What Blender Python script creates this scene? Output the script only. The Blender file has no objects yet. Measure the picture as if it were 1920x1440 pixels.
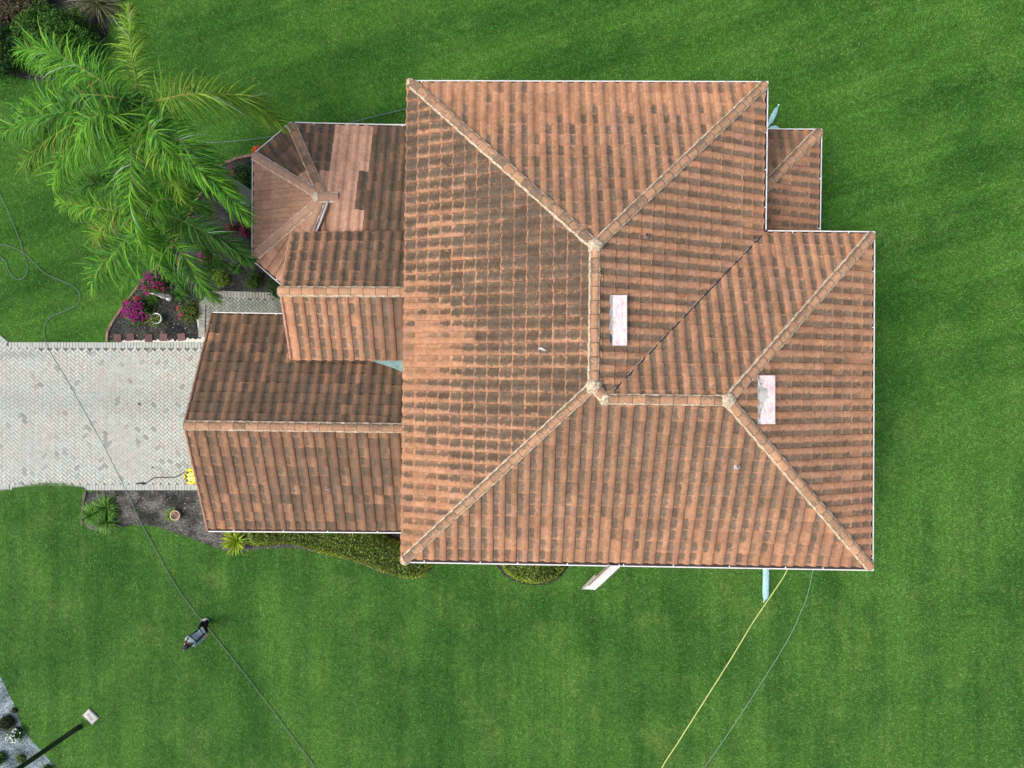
import bpy, bmesh, math, random
import numpy as np
from mathutils import Vector, Matrix, noise as mnoise
R = math.radians
random.seed(7); rng = np.random.default_rng(11)
scene = bpy.context.scene
COL = scene.collection

# ------------------------------------------------------------------ camera
H = 27.0; F = 1280.0
cam = bpy.data.cameras.new('Camera'); cam_o = bpy.data.objects.new('Camera', cam); COL.objects.link(cam_o)
cam.sensor_width = 36.0; cam.lens = 24.0; cam.clip_start = 0.1; cam.clip_end = 2000
cam_o.location = (0, 0, H); cam_o.rotation_euler = (0, 0, 0)
scene.camera = cam_o
# ------------------------------------------------------------------ world, sun, exposure
SUN_EL, SUN_AZ = 58.0, 250.0       # azimuth clockwise from +Y
world = bpy.data.worlds.new("World"); scene.world = world; world.use_nodes = True
wn = world.node_tree; bg = wn.nodes['Background']
sky = wn.nodes.new('ShaderNodeTexSky'); sky.sky_type = 'NISHITA'; sky.sun_disc = False
sky.sun_elevation = R(SUN_EL); sky.sun_rotation = R(SUN_AZ)
sky.air_density = 1.0; sky.dust_density = 6.0; sky.ozone_density = 1.0
wn.links.new(sky.outputs[0], bg.inputs[0]); bg.inputs[1].default_value = 0.14
sun = bpy.data.lights.new('Sun', 'SUN'); sun.energy = 1.15; sun.angle = R(22); sun.color = (1.0, 0.985, 0.93)
sun_o = bpy.data.objects.new('Sun', sun); COL.objects.link(sun_o)
d = Vector((math.sin(R(SUN_AZ))*math.cos(R(SUN_EL)), math.cos(R(SUN_AZ))*math.cos(R(SUN_EL)), math.sin(R(SUN_EL))))
sun_o.rotation_euler = d.to_track_quat('Z', 'Y').to_euler(); sun_o.location = d*60
vs = scene.view_settings; vs.view_transform = 'Standard'; vs.look = 'None'; vs.exposure = 0.35; vs.gamma = 1
vs.use_curve_mapping = False

def P(px, py, z=0.0):
    return Vector(((px-960)/F*(H-z), (720-py)/F*(H-z), z))

# ------------------------------------------------------------------ tagging helpers
def tag(o, label=None, cat=None, group=None, kind=None):
    if label: o['label'] = label
    if cat: o['category'] = cat
    if group: o['group'] = group
    if kind: o['kind'] = kind
    return o
def empty(name, loc, label, cat, group=None):
    o = bpy.data.objects.new(name, None); COL.objects.link(o); o.location = loc
    o.empty_display_size = 0.3
    return tag(o, label, cat, group)

class MB:
    """collects faces with one colour each; builds ONE mesh object"""
    def __init__(s): s.v = []; s.f = []; s.c = []; s.m = []
    def face(s, pts, col=(1, 1, 1), mi=0):
        n = len(s.v); s.v.extend([tuple(p) for p in pts]); s.f.append(list(range(n, n+len(pts)))); s.c.append(col); s.m.append(mi)
    def grid(s, rows, col=(1, 1, 1), mi=0, close=False):
        n = len(s.v); k = len(rows[0])
        for r in rows: s.v.extend([tuple(p) for p in r])
        for i in range(len(rows)-1):
            for j in range(k if close else k-1):
                j2 = (j+1) % k
                s.f.append([n+i*k+j, n+i*k+j2, n+(i+1)*k+j2, n+(i+1)*k+j]); s.c.append(col); s.m.append(mi)
    def box(s, c, sx, sy, sz, rz=0, col=(1, 1, 1), mi=0, mat=None):
        M = mat or (Matrix.Translation(c) @ Matrix.Rotation(rz, 4, 'Z'))
        p = [M @ Vector((x*sx/2, y*sy/2, z*sz/2)) for x in (-1, 1) for y in (-1, 1) for z in (-1, 1)]
        for q in ((0, 1, 3, 2), (4, 6, 7, 5), (0, 4, 5, 1), (2, 3, 7, 6), (0, 2, 6, 4), (1, 5, 7, 3)):
            s.face([p[i] for i in q], col, mi)
    def tube(s, pts, rad, n=8, col=(1, 1, 1), mi=0, caps=True):
        pts = [Vector(p) for p in pts]; rows = []
        for i, p in enumerate(pts):
            t = (pts[min(i+1, len(pts)-1)] - pts[max(i-1, 0)]).normalized()
            a = Vector((0, 0, 1)) if abs(t.z) < 0.9 else Vector((0, 1, 0))
            u = t.cross(a).normalized(); w = u.cross(t)
            r = rad[i] if hasattr(rad, '__len__') else rad
            rows.append([p + (u*math.cos(k*2*math.pi/n) + w*math.sin(k*2*math.pi/n))*r for k in range(n)])
        s.grid(rows, col, mi, close=True)
        if caps: s.face(rows[0], col, mi); s.face(rows[-1][::-1], col, mi)
    def lathe(s, c, prof, n=24, col=(1, 1, 1), mi=0):
        rows = [[Vector(c)+Vector((r*math.cos(k*2*math.pi/n), r*math.sin(k*2*math.pi/n), z)) for k in range(n)] for r, z in prof]
        s.grid(rows, col, mi, close=True)
    def build(s, name, mats, parent=None, smooth=False, rel=None, merge=False):
        me = bpy.data.meshes.new(name)
        off = Vector(rel) if rel is not None else Vector((0, 0, 0))
        V = np.array(s.v, dtype=np.float64).reshape(-1, 3) - np.array(off)
        me.from_pydata(V.tolist(), [], s.f)
        if not isinstance(mats, (list, tuple)): mats = [mats]
        for m in mats: me.materials.append(m)
        me.polygons.foreach_set('material_index', s.m)
        a = me.color_attributes.new('Col', 'FLOAT_COLOR', 'CORNER')
        tot = [len(f) for f in s.f]
        cc = np.ones((len(s.f), 4), dtype=np.float32); cc[:, :3] = np.array(s.c, dtype=np.float32).reshape(-1, 3)
        a.data.foreach_set('color', np.repeat(cc, tot, axis=0).ravel())
        if smooth: me.polygons.foreach_set('use_smooth', [True]*len(me.polygons))
        me.update()
        if merge:
            bm = bmesh.new(); bm.from_mesh(me); bmesh.ops.remove_doubles(bm, verts=bm.verts, dist=1e-4); bm.to_mesh(me); bm.free()
        o = bpy.data.objects.new(name, me); COL.objects.link(o)
        if parent is not None: o.parent = parent
        elif rel is not None: o.location = off
        return o

# ------------------------------------------------------------------ material helpers
class NT:
    def __init__(s, name, rough=0.8, spec=0.3):
        s.m = bpy.data.materials.new(name); s.m.use_nodes = True; s.t = s.m.node_tree
        s.b = s.t.nodes['Principled BSDF']; s.b.inputs['Roughness'].default_value = rough
        s.b.inputs['Specular IOR Level'].default_value = spec
    def n(s, t, **k):
        x = s.t.nodes.new(t)
        for a, b in k.items(): setattr(x, a, b)
        return x
    def put(s, sock, v):
        if hasattr(v, 'bl_idname') or hasattr(v, 'links'): s.t.links.new(v, sock)
        elif isinstance(v, (tuple, list)) and len(v) == 3 and sock.type == 'RGBA': sock.default_value = (*v, 1)
        else: sock.default_value = v
    def math(s, op, a, b=0.0, c=0.0, clamp=False):
        x = s.n('ShaderNodeMath', operation=op, use_clamp=clamp)
        s.put(x.inputs[0], a); s.put(x.inputs[1], b)
        if len(x.inputs) > 2: s.put(x.inputs[2], c)
        return x.outputs[0]
    def step(s, v, lo, hi, a=0.0, b=1.0):
        x = s.n('ShaderNodeMapRange', interpolation_type='SMOOTHSTEP'); s.put(x.inputs[0], v)
        for i, q in enumerate((lo, hi, a, b)): s.put(x.inputs[i+1], q)
        return x.outputs[0]
    def mix(s, f, a, b, bt='MIX'):
        x = s.n('ShaderNodeMix', data_type='RGBA', blend_type=bt); s.put(x.inputs[0], f); s.put(x.inputs[6], a); s.put(x.inputs[7], b)
        return x.outputs[2]
    def noise(s, vec, scale, detail=3, rough=0.55, dist=0.0, col=False):
        x = s.n('ShaderNodeTexNoise'); s.put(x.inputs['Vector'], vec); x.inputs['Scale'].default_value = scale
        x.inputs['Detail'].default_value = detail; x.inputs['Roughness'].default_value = rough; x.inputs['Distortion'].default_value = dist
        return x.outputs['Color' if col else 'Fac']
    def pos(s): return s.n('ShaderNodeNewGeometry').outputs['Position']
    def obj(s): return s.n('ShaderNodeTexCoord').outputs['Object']
    def attr(s, name='Col'): return s.n('ShaderNodeAttribute', attribute_name=name).outputs['Color']
    def sep(s, v):
        x = s.n('ShaderNodeSeparateXYZ'); s.put(x.inputs[0], v); return x.outputs
    def comb(s, a, b, c=0.0):
        x = s.n('ShaderNodeCombineXYZ'); s.put(x.inputs[0], a); s.put(x.inputs[1], b); s.put(x.inputs[2], c); return x.outputs[0]
    def vscale(s, v, k):
        x = s.n('ShaderNodeVectorMath', operation='MULTIPLY'); s.put(x.inputs[0], v); x.inputs[1].default_value = k; return x.outputs[0]
    def hsv(s, c, h=0.5, sa=1.0, v=1.0):
        x = s.n('ShaderNodeHueSaturation'); s.put(x.inputs['Hue'], h); s.put(x.inputs['Saturation'], sa); s.put(x.inputs['Value'], v); s.put(x.inputs['Color'], c); return x.outputs[0]
    def bump(s, h, strength=0.4, dist=0.02):
        x = s.n('ShaderNodeBump'); x.inputs['Strength'].default_value = strength; x.inputs['Distance'].default_value = dist
        s.put(x.inputs['Height'], h); s.t.links.new(x.outputs[0], s.b.inputs['Normal'])
    def base(s, c): s.put(s.b.inputs['Base Color'], c); return s.m

def plain(name, c, rough=0.6, var=0.15, scale=8, spec=0.3, metal=0.0, bump=0.0):
    t = NT(name, rough, spec); n = t.noise(t.pos(), scale, 4)
    t.b.inputs['Metallic'].default_value = metal
    v = t.step(n, 0.3, 0.7, 1-var, 1+var)
    if bump: t.bump(t.noise(t.pos(), scale*4, 3), bump, 0.01)
    return t.base(t.hsv(c, v=v))
def vcol(name, rough=0.7, var=0.18, scale=20, spec=0.3, trans=0.0, bump=0.0):
    t = NT(name, rough, spec); n = t.noise(t.pos(), scale, 3)
    c = t.hsv(t.attr(), v=t.step(n, 0.3, 0.7, 1-var, 1+var))
    if bump: t.bump(t.noise(t.pos(), scale*3, 3), bump, 0.01)
    t.base(c)
    if trans:
        tr = t.n('ShaderNodeBsdfTranslucent'); t.put(tr.inputs[0], t.hsv(c, v=1.1))
        mx = t.n('ShaderNodeMixShader'); mx.inputs[0].default_value = trans
        out = t.t.nodes['Material Output']
        t.t.links.new(t.b.outputs[0], mx.inputs[1]); t.t.links.new(tr.outputs[0], mx.inputs[2]); t.t.links.new(mx.outputs[0], out.inputs[0])
    return t.m

# --- lawn colour shared by the soil sheet and the blades
def lawn_colour(t, k=1.0):
    p = t.pos()
    a = t.noise(p, 0.16, 4, 0.6, 0.4); b = t.noise(p, 0.75, 5, 0.65, 0.3); c = t.noise(p, 5.5, 4, 0.7)
    s = t.sep(p)
    st = t.math('SINE', t.math('ADD', t.math('MULTIPLY', s[0], 3.3), t.math('MULTIPLY', b, 2.5)))
    st2 = t.math('SINE', t.math('ADD', t.math('ADD', t.math('MULTIPLY', s[1], 2.3), t.math('MULTIPLY', s[0], -0.65)), t.math('MULTIPLY', a, 5)))
    south = t.step(s[1], -6, 4, 1.0, 0.0)
    stripe = t.math('ADD', t.math('MULTIPLY', t.math('MULTIPLY', st, south), 0.034), t.math('MULTIPLY', t.math('MULTIPLY', st2, t.math('SUBTRACT', 1.0, south)), 0.05))
    v = t.math('ADD', t.math('ADD', t.math('MULTIPLY', a, 0.72), t.math('MULTIPLY', b, 0.28)), stripe)
    g1 = t.mix(t.step(v, 0.35, 0.63), (0.027*k, 0.097*k, 0.013*k), (0.055*k, 0.153*k, 0.021*k))
    g1 = t.mix(t.math('MULTIPLY', south, 0.35), g1, t.hsv(g1, sa=0.90, v=1.12))
    dry = t.math('MULTIPLY', t.step(t.noise(p, 0.42, 5, 0.7, 0.6), 0.44, 0.72), t.step(b, 0.34, 0.66))
    g2 = t.mix(t.math('MULTIPLY', dry, t.math('ADD', 0.5, t.math('MULTIPLY', south, 0.25))), g1, (0.105*k, 0.185*k, 0.042*k))
    # mower streaks: narrow, nearly north-south in the south lawn, tilted east-west in the north
    sa = t.noise(t.comb(t.math('MULTIPLY', s[0], 2.4), t.math('MULTIPLY', s[1], 0.16)), 1.0, 3, 0.6)
    qn = t.math('SUBTRACT', t.math('MULTIPLY', s[1], 2.4), t.math('MULTIPLY', s[0], 0.8)); pn = t.math('ADD', t.math('MULTIPLY', s[0], 0.16), t.math('MULTIPLY', s[1], 0.05))
    sb = t.noise(t.comb(qn, pn), 1.0, 3, 0.6)
    stk = t.math('ADD', t.math('MULTIPLY', sa, south), t.math('MULTIPLY', sb, t.math('SUBTRACT', 1.0, south)))
    g2 = t.hsv(g2, v=t.step(stk, 0.30, 0.70, 0.87, 1.13))
    return t.hsv(g2, v=t.step(c, 0.28, 0.72, 0.80, 1.22))
def mat_lawn():
    t = NT('lawn_soil', 0.95, 0.05); c = lawn_colour(t, 1.0)
    fine = t.noise(t.pos(), 38, 3, 0.7)
    t.bump(t.noise(t.pos(), 22, 4, 0.7), 0.9, 0.05)
    return t.base(t.hsv(c, v=t.step(fine, 0.3, 0.7, 0.65, 1.35)))
def mat_grass():
    t = NT('grass_blades', 0.7, 0.2); c = lawn_colour(t, 1.55)
    a = t.sep(t.attr())
    c = t.mix(a[1], c, (0.24, 0.26, 0.11))
    return t.base(t.hsv(c, h=t.math('ADD', 0.485, t.math('MULTIPLY', a[2], 0.03)), v=t.math('ADD', 0.52, t.math('MULTIPLY', a[0], 1.0))))

def mat_tile():
    t = NT('clay_roof_tile', 0.85, 0.15)
    uv = t.n('ShaderNodeTexCoord').outputs['UV']; s = t.sep(uv); p = t.pos()
    fu = t.math('FRACT', s[0]); fv = t.math('FRACT', s[1])
    cell = t.comb(t.math('FLOOR', s[0]), t.math('FLOOR', s[1]))
    wn_ = t.n('ShaderNodeTexWhiteNoise', noise_dimensions='2D'); t.put(wn_.inputs['Vector'], cell)
    rs = t.sep(wn_.outputs['Color'])
    w = t.sep(t.attr())           # R pan stain, G overall grime, B new tile
    n1 = t.noise(p, 1.1, 4, 0.6); n2 = t.noise(p, 9, 5, 0.7); n3 = t.noise(p, 32, 3, 0.7)
    # streak noise running down the tile
    stk = t.noise(t.vscale(uv, (9.0, 1.1, 1.0)), 1.6, 4, 0.7)
    orange = t.mix(t.step(n2, 0.28, 0.72), (0.405, 0.192, 0.106), (0.575, 0.328, 0.188))
    orange = t.mix(t.math('MULTIPLY', t.step(rs[0], 0.90, 1.0), 0.45), orange, (0.62, 0.27, 0.13))
    orange = t.mix(t.math('MULTIPLY', t.step(rs[1], 0.75, 1.0), 0.45), orange, (0.42, 0.235, 0.175))
    orange = t.mix(t.math('MULTIPLY', t.step(t.noise(p, 14, 4, 0.7), 0.52, 0.66), 0.35), orange, (0.64, 0.31, 0.19))
    orange = t.hsv(orange, v=t.math('ADD', 0.88, t.math('MULTIPLY', rs[2], 0.22)))
    orange = t.hsv(orange, v=t.step(n1, 0.3, 0.7, 0.9, 1.08))
    # weathered grime everywhere
    gm = t.math('ADD', t.math('MULTIPLY', n2, 0.5), t.math('ADD', t.math('MULTIPLY', stk, 0.4), t.math('MULTIPLY', rs[0], 0.12)))
    g = t.math('MULTIPLY', w[1], t.step(gm, 0.20, 0.50), clamp=True)
    grime = t.mix(n3, (0.068, 0.046, 0.032), (0.185, 0.115, 0.077))
    c = t.mix(g, orange, grime)
    # algae blobs sitting in the pans, leaving the fresh lower lip clean
    alp = [q for q in t.t.nodes if q.bl_idname == 'ShaderNodeAttribute'][0].outputs['Alpha']
    ext = t.math('MULTIPLY', alp, t.step(w[0], 0.35, 1.05))
    du = t.math('DIVIDE', t.math('SUBTRACT', fu, t.math('SUBTRACT', 0.76, t.math('MULTIPLY', ext, 0.23))), t.math('ADD', t.math('SUBTRACT', 0.235, t.math('MULTIPLY', alp, 0.035)), t.math('MULTIPLY', ext, 0.36)))
    lc = t.math('SUBTRACT', 0.48, t.math('MULTIPLY', t.step(w[0], 0.42, 0.92), t.math('SUBTRACT', 0.40, t.math('MULTIPLY', alp, 0.10))))
    dl = t.math('DIVIDE', t.math('MAXIMUM', t.math('SUBTRACT', lc, fv), 0.0), t.math('MAXIMUM', t.math('SUBTRACT', lc, 0.05), 0.06))
    dh = t.math('DIVIDE', t.math('MAXIMUM', t.math('SUBTRACT', fv, 0.84), 0.0), 0.36)
    rr = t.math('SQRT', t.math('ADD', t.math('MULTIPLY', du, du), t.math('ADD', t.math('MULTIPLY', dl, dl), t.math('MULTIPLY', dh, dh))))
    wob = t.math('MULTIPLY', t.math('SUBTRACT', t.noise(p, 9, 5, 0.8), 0.5), t.math('SUBTRACT', 2.7, t.math('MULTIPLY', t.step(w[0], 0.6, 1.0), 0.9)))
    wob = t.math('ADD', wob, t.math('MULTIPLY', t.math('SUBTRACT', stk, 0.5), 1.1))
    blob = t.step(t.math('ADD', rr, wob), 0.66, 1.20, 1.0, 0.0)
    am = t.math('ADD', t.math('ADD', t.math('MULTIPLY', n1, 0.8), t.math('MULTIPLY', n2, 0.3)), t.math('MULTIPLY', rs[1], 0.46))
    am = t.step(t.math('ADD', am, t.math('MULTIPLY', w[0], 0.85)), 0.90, 1.34)
    am = t.math('MAXIMUM', am, t.math('MULTIPLY', alp, t.step(t.math('ADD', w[0], t.math('MULTIPLY', n1, 0.5)), 0.35, 0.85)))
    film = t.math('MULTIPLY', t.step(t.math('ADD', t.noise(p, 7, 5, 0.75), t.math('MULTIPLY', t.math('SUBTRACT', stk, 0.5), 0.5)), 0.44, 0.66), t.math('MULTIPLY', w[0], 0.62))
    film = t.math('MULTIPLY', film, t.step(fv, 0.02, 0.14))
    st = t.math('MAXIMUM', t.math('MULTIPLY', t.math('MULTIPLY', am, blob), 0.88), film)
    algae = t.mix(t.step(t.math('ADD', t.math('MULTIPLY', n3, 0.6), t.math('MULTIPLY', t.noise(p, 5, 4, 0.8), 0.4)), 0.36, 0.64), (0.056, 0.050, 0.038), (0.212, 0.172, 0.124))
    algae = t.hsv(algae, v=t.math('ADD', 0.82, t.math('MULTIPLY', rs[2], 0.4)))
    algae = t.hsv(algae, v=t.math('SUBTRACT', 1.0, t.math('MULTIPLY', alp, 0.24)))
    c = t.mix(st, c, algae)
    soot = t.math('MULTIPLY', t.math('MULTIPLY', alp, t.step(t.noise(p, 0.75, 5, 0.7), 0.42, 0.62)), t.math('MULTIPLY', t.step(w[0], 0.55, 1.0), 0.45))
    c = t.mix(soot, c, (0.085, 0.072, 0.055))
    # narrow bare strip beside the lap and darker lines along the laps and course joints
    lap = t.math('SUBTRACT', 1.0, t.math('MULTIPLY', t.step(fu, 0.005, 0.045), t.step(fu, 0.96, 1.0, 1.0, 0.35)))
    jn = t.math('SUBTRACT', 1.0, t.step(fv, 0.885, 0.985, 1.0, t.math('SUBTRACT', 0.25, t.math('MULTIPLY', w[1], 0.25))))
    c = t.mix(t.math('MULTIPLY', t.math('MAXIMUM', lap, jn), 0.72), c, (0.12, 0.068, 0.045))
    sp = t.step(t.noise(p, 24, 2, 0.5), 0.68, 0.75)
    c = t.mix(t.math('MULTIPLY', sp, 0.55), c, (0.14, 0.11, 0.09))
    new = t.mix(t.step(n2, 0.3, 0.7), (0.52, 0.285, 0.185), (0.66, 0.41, 0.285))
    new = t.hsv(new, v=t.math('ADD', 0.84, t.math('MULTIPLY', rs[2], 0.24)))
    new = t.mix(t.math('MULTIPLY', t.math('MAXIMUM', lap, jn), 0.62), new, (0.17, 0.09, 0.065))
    c = t.mix(w[2], c, new)
    t.bump(t.noise(p, 60, 3, 0.7), 0.3, 0.006)
    return t.base(c)
def mat_cap():
    t = NT('ridge_cap_tile', 0.85, 0.15); p = t.pos()
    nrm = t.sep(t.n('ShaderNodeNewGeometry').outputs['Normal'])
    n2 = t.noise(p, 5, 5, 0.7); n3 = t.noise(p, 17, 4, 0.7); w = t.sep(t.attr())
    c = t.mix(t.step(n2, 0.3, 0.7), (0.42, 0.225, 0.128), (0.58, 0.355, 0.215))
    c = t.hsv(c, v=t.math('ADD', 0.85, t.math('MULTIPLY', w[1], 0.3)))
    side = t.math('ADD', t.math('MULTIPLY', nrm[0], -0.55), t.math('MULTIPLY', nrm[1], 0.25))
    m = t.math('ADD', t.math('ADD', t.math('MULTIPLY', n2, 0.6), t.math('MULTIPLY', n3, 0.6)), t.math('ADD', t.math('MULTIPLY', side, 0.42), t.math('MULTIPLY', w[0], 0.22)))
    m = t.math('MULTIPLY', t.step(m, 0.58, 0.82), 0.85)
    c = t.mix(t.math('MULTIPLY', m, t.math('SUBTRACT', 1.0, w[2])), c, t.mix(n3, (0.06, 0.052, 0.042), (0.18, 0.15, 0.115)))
    c = t.mix(t.math('MULTIPLY', w[2], 0.6), c, (0.52, 0.335, 0.25))
    t.bump(n3, 0.3, 0.01)
    return t.base(c)

M = {}
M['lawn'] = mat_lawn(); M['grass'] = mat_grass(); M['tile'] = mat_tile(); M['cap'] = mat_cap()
M['deck'] = plain('roof_underlay', (0.05, 0.04, 0.035), 0.9)
M['mortar'] = plain('mortar', (0.56, 0.46, 0.33), 0.95, 0.35, 14, bump=0.6)
M['mortar_new'] = plain('fresh_mortar', (0.70, 0.58, 0.47), 0.95, 0.25, 14, bump=0.6)
M['white'] = plain('white_painted_metal', (0.80, 0.80, 0.79), 0.4, 0.06, 3)
M['gutter_shade'] = plain('shaded_gutter_inside', (0.09, 0.085, 0.08), 0.8, 0.3, 6)  # white channel coloured dark to stand for the shade inside it
M['stucco'] = plain('stucco_wall', (0.58, 0.52, 0.43), 0.95, 0.06, 5, bump=0.4)
M['glass'] = plain('window_glass', (0.03, 0.04, 0.045), 0.08, 0.1, 2, spec=0.8)
M['teal'] = plain('flashing_metal', (0.19, 0.31, 0.31), 0.6, 0.25, 5)
M['v'] = vcol('painted_surface', 0.6, 0.08, 12)
M['vm'] = vcol('metal_surface', 0.35, 0.08, 12, spec=0.6)
M['cloth'] = vcol('cloth', 0.95, 0.15, 25, spec=0.1)
M['leaf'] = vcol('leaf', 0.6, 0.15, 9, spec=0.18, trans=0.22)
M['stem'] = vcol('stem', 0.85, 0.2, 10)
M['petal'] = vcol('petal', 0.6, 0.15, 15, trans=0.2)
M['brick'] = vcol('paver', 0.9, 0.10, 7, spec=0.15, bump=0.3)
M['hose'] = vcol('hose_rubber', 0.5, 0.05, 5)

def mulch(name, a, b, chip):
    t = NT(name, 0.95, 0.1); p = t.pos()
    vo = t.n('ShaderNodeTexVoronoi'); t.put(vo.inputs['Vector'], p); vo.inputs['Scale'].default_value = 26
    cs = t.sep(vo.outputs['Color'])
    c = t.mix(t.step(t.noise(p, 1.2, 4), .35, .65), a, b)
    c = t.hsv(c, v=t.math('ADD', 0.45, t.math('MULTIPLY', cs[0], 1.1)))
    c = t.mix(t.math('MULTIPLY', t.step(cs[1], 0.982, 0.995), 0.7), c, chip)
    t.bump(vo.outputs['Distance'], 1.0, 0.05)
    return t.base(c)
M['mulch'] = mulch('dark_mulch', (0.030, 0.034, 0.034), (0.075, 0.076, 0.072), (0.55, 0.5, 0.42))
M['mulch_grey'] = mulch('grey_mulch', (0.045, 0.047, 0.045), (0.20, 0.195, 0.175), (0.6, 0.56, 0.5))
M['gravel'] = mulch('pale_gravel', (0.13, 0.18, 0.19), (0.33, 0.42, 0.46), (0.7, 0.7, 0.68))
M['sand'] = plain('joint_sand', (0.17, 0.175, 0.16), 0.95, 0.3, 5)

# ================================================================== GROUND
def shade(c, lo=0.7, hi=1.3): k = random.uniform(lo, hi); return (c[0]*k, c[1]*k, c[2]*k)
def pip(poly, x, y):
    """vectorised point in polygon"""
    x = np.asarray(x); y = np.asarray(y); ins = np.zeros(x.shape, bool); n = len(poly)
    for i in range(n):
        x1, y1 = poly[i][:2]; x2, y2 = poly[(i+1) % n][:2]
        if y1 == y2: continue
        c = ((y1 > y) != (y2 > y)) & (x < (x2-x1)*(y-y1)/(y2-y1)+x1); ins ^= c
    return ins
def smooth_poly(pts, it=2):
    for _ in range(it):
        q = []
        for i in range(len(pts)):
            a = pts[i]; b = pts[(i+1) % len(pts)]
            q += [a*0.75+b*0.25, a*0.25+b*0.75]
        pts = q
    return pts
def PX(l, z=0.0): return [P(a, b, z) for a, b in l]

def sheet(name, poly, z, mat, kind='structure', label=None):
    bm = bmesh.new(); vs_ = [bm.verts.new((p[0], p[1], z)) for p in poly]
    f = bm.faces.new(vs_); f.normal_update()
    if f.normal.z < 0: f.normal_flip()
    bmesh.ops.triangulate(bm, faces=[f])
    me = bpy.data.meshes.new(name); bm.to_mesh(me); bm.free(); me.materials.append(mat)
    o = bpy.data.objects.new(name, me); COL.objects.link(o); tag(o, kind=kind)
    return o
b = MB(); b.face([(-400, -400, 0), (400, -400, 0), (400, 400, 0), (-400, 400, 0)])
tag(b.build('lawn', M['lawn']), kind='structure')

drive = PX([(-260, 560), (-40, 600), (0, 627), (17, 641), (560, 643), (560, 919), (160, 919), (20, 917), (0, 922), (-260, 960)])
drive = [Vector((max(p.x, -25), p.y, 0)) for p in drive]
walk = PX([(400, 545), (545, 549), (640, 556), (640, 600), (560, 640), (374, 640), (371, 615), (374, 578), (384, 556)])
bed1 = smooth_poly(PX([(200, 642), (204, 617), (229, 580), (258, 540), (292, 505), (330, 455), (372, 375), (410, 314), (445, 298), (490, 289), (600, 300), (600, 575), (374, 575), (373, 618), (384, 642), (300, 643)]), 1)
bed2 = smooth_poly(PX([(163, 918), (158, 945), (154, 983), (178, 997), (215, 991), (262, 983), (300, 988), (331, 1001), (367, 1011), (399, 1025), (443, 1038), (470, 1031), (520, 1027), (560, 1028), (610, 1040), (655, 1050), (687, 1061), (720, 1077), (768, 1088), (795, 1083), (808, 1064), (830, 1040), (830, 960), (600, 930), (500, 917), (300, 917)]), 1)
bed3 = smooth_poly(PX([(205, -60), (211, 20), (205, 60), (187, 93), (160, 121), (110, 150), (60, 152), (20, 142), (-120, 110), (-160, -160), (150, -160)]), 1)
bed4 = smooth_poly(PX([(-160, 1200), (-20, 1235), (0, 1265), (8, 1282), (17, 1302), (28, 1323), (37, 1351), (47, 1373), (67, 1397), (89, 1418), (103, 1440), (125, 1480), (120, 1600), (-160, 1600)]), 1)
bed5 = smooth_poly(PX([(925, 1040), (935, 1072), (968, 1093), (1010, 1099), (1046, 1088), (1068, 1062), (1072, 1040)]), 1)
sheet('driveway_base', drive, 0.012, M['sand']); sheet('walkway_base', walk, 0.016, M['sand'])
sheet('garden_bed', bed1, 0.008, M['mulch']); sheet('garden_bed', bed2, 0.008, M['mulch_grey'])
sheet('garden_bed', bed3, 0.008, M['mulch']); sheet('gravel_bed', bed4, 0.008, M['gravel']); sheet('garden_bed', bed5, 0.008, M['mulch'])

# --- pavers: herringbone at 45 degrees, every brick modelled, plus soldier-course borders
def paver_col(x, y):
    n = mnoise.noise(Vector((x*0.55, y*1.3, 3.1)))*0.5 + mnoise.noise(Vector((x*1.7, y*3.0, 9)))*0.35
    band = math.exp(-((y+0.65+0.05*x*0)/0.55)**2)*0.5*(1 if x < -12 else 0.6) + math.exp(-((y-1.15)/0.12)**2)*0.9*(x < -18.4)
    k = random.gauss(0, 0.07) + n*0.5
    v = 0.50 - max(0, band*0.11) + k*0.13
    t = random.random()
    if random.random() < 0.04 + max(0, n)*0.12: v *= random.uniform(0.62, 0.82)
    base = Vector((0.99, 1.0, 0.93)).lerp(Vector((0.90, 1.0, 0.96)), min(1, max(0, 0.4+n+band*.4)))
    if t > 0.86: base = Vector((1.0, 0.95, 0.90))
    return (base.x*v*1.0, base.y*v, base.z*v*.95)
def brick(b, cx, cy, l, w, ang, z, col, g=0.008, bev=0.008):
    ca, sa = math.cos(ang), math.sin(ang)
    def q(hl, hw, zz): return [Vector((cx+sx*hl*ca-sy*hw*sa, cy+sx*hl*sa+sy*hw*ca, zz)) for sx, sy in ((-1, -1), (1, -1), (1, 1), (-1, 1))]
    hl, hw = l/2-g/2, w/2-g/2; zz = z+random.uniform(-.002, .002)
    top = q(hl-bev, hw-bev, zz+0.05); mid = q(hl, hw, zz+0.05-bev); bot = q(hl, hw, zz+0.004)
    b.face(top, col)
    for i in range(4):
        j = (i+1) % 4
        b.face([mid[i], mid[j], top[j], top[i]], col); b.face([bot[i], bot[j], mid[j], mid[i]], col)
def herring(b, poly, W, z, margin, colf, ang=R(45)):
    xs = [p[0] for p in poly]; ys = [p[1] for p in poly]; cx0, cy0 = sum(xs)/len(xs), sum(ys)/len(ys)
    n = int(max(max(xs)-min(xs), max(ys)-min(ys))/W)+4
    ca, sa = math.cos(ang), math.sin(ang); pts = []
    for i in range(-n, n):
        for j in range(-n, n):
            s_ = (i-j) % 4
            if s_ == 0: lx, ly, a = i+1.0, j+0.5, 0
            elif s_ == 2: lx, ly, a = i+0.5, j, math.pi/2
            else: continue
            lx *= W; ly *= W
            pts.append((cx0+lx*ca-ly*sa, cy0+lx*sa+ly*ca, a+ang))
    A = np.array(pts); ins = pip(poly, A[:, 0], A[:, 1])
    for k in np.nonzero(ins)[0]:
        x, y, a = A[k]; brick(b, x, y, 2*W, W, a, z, colf(x, y))
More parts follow.
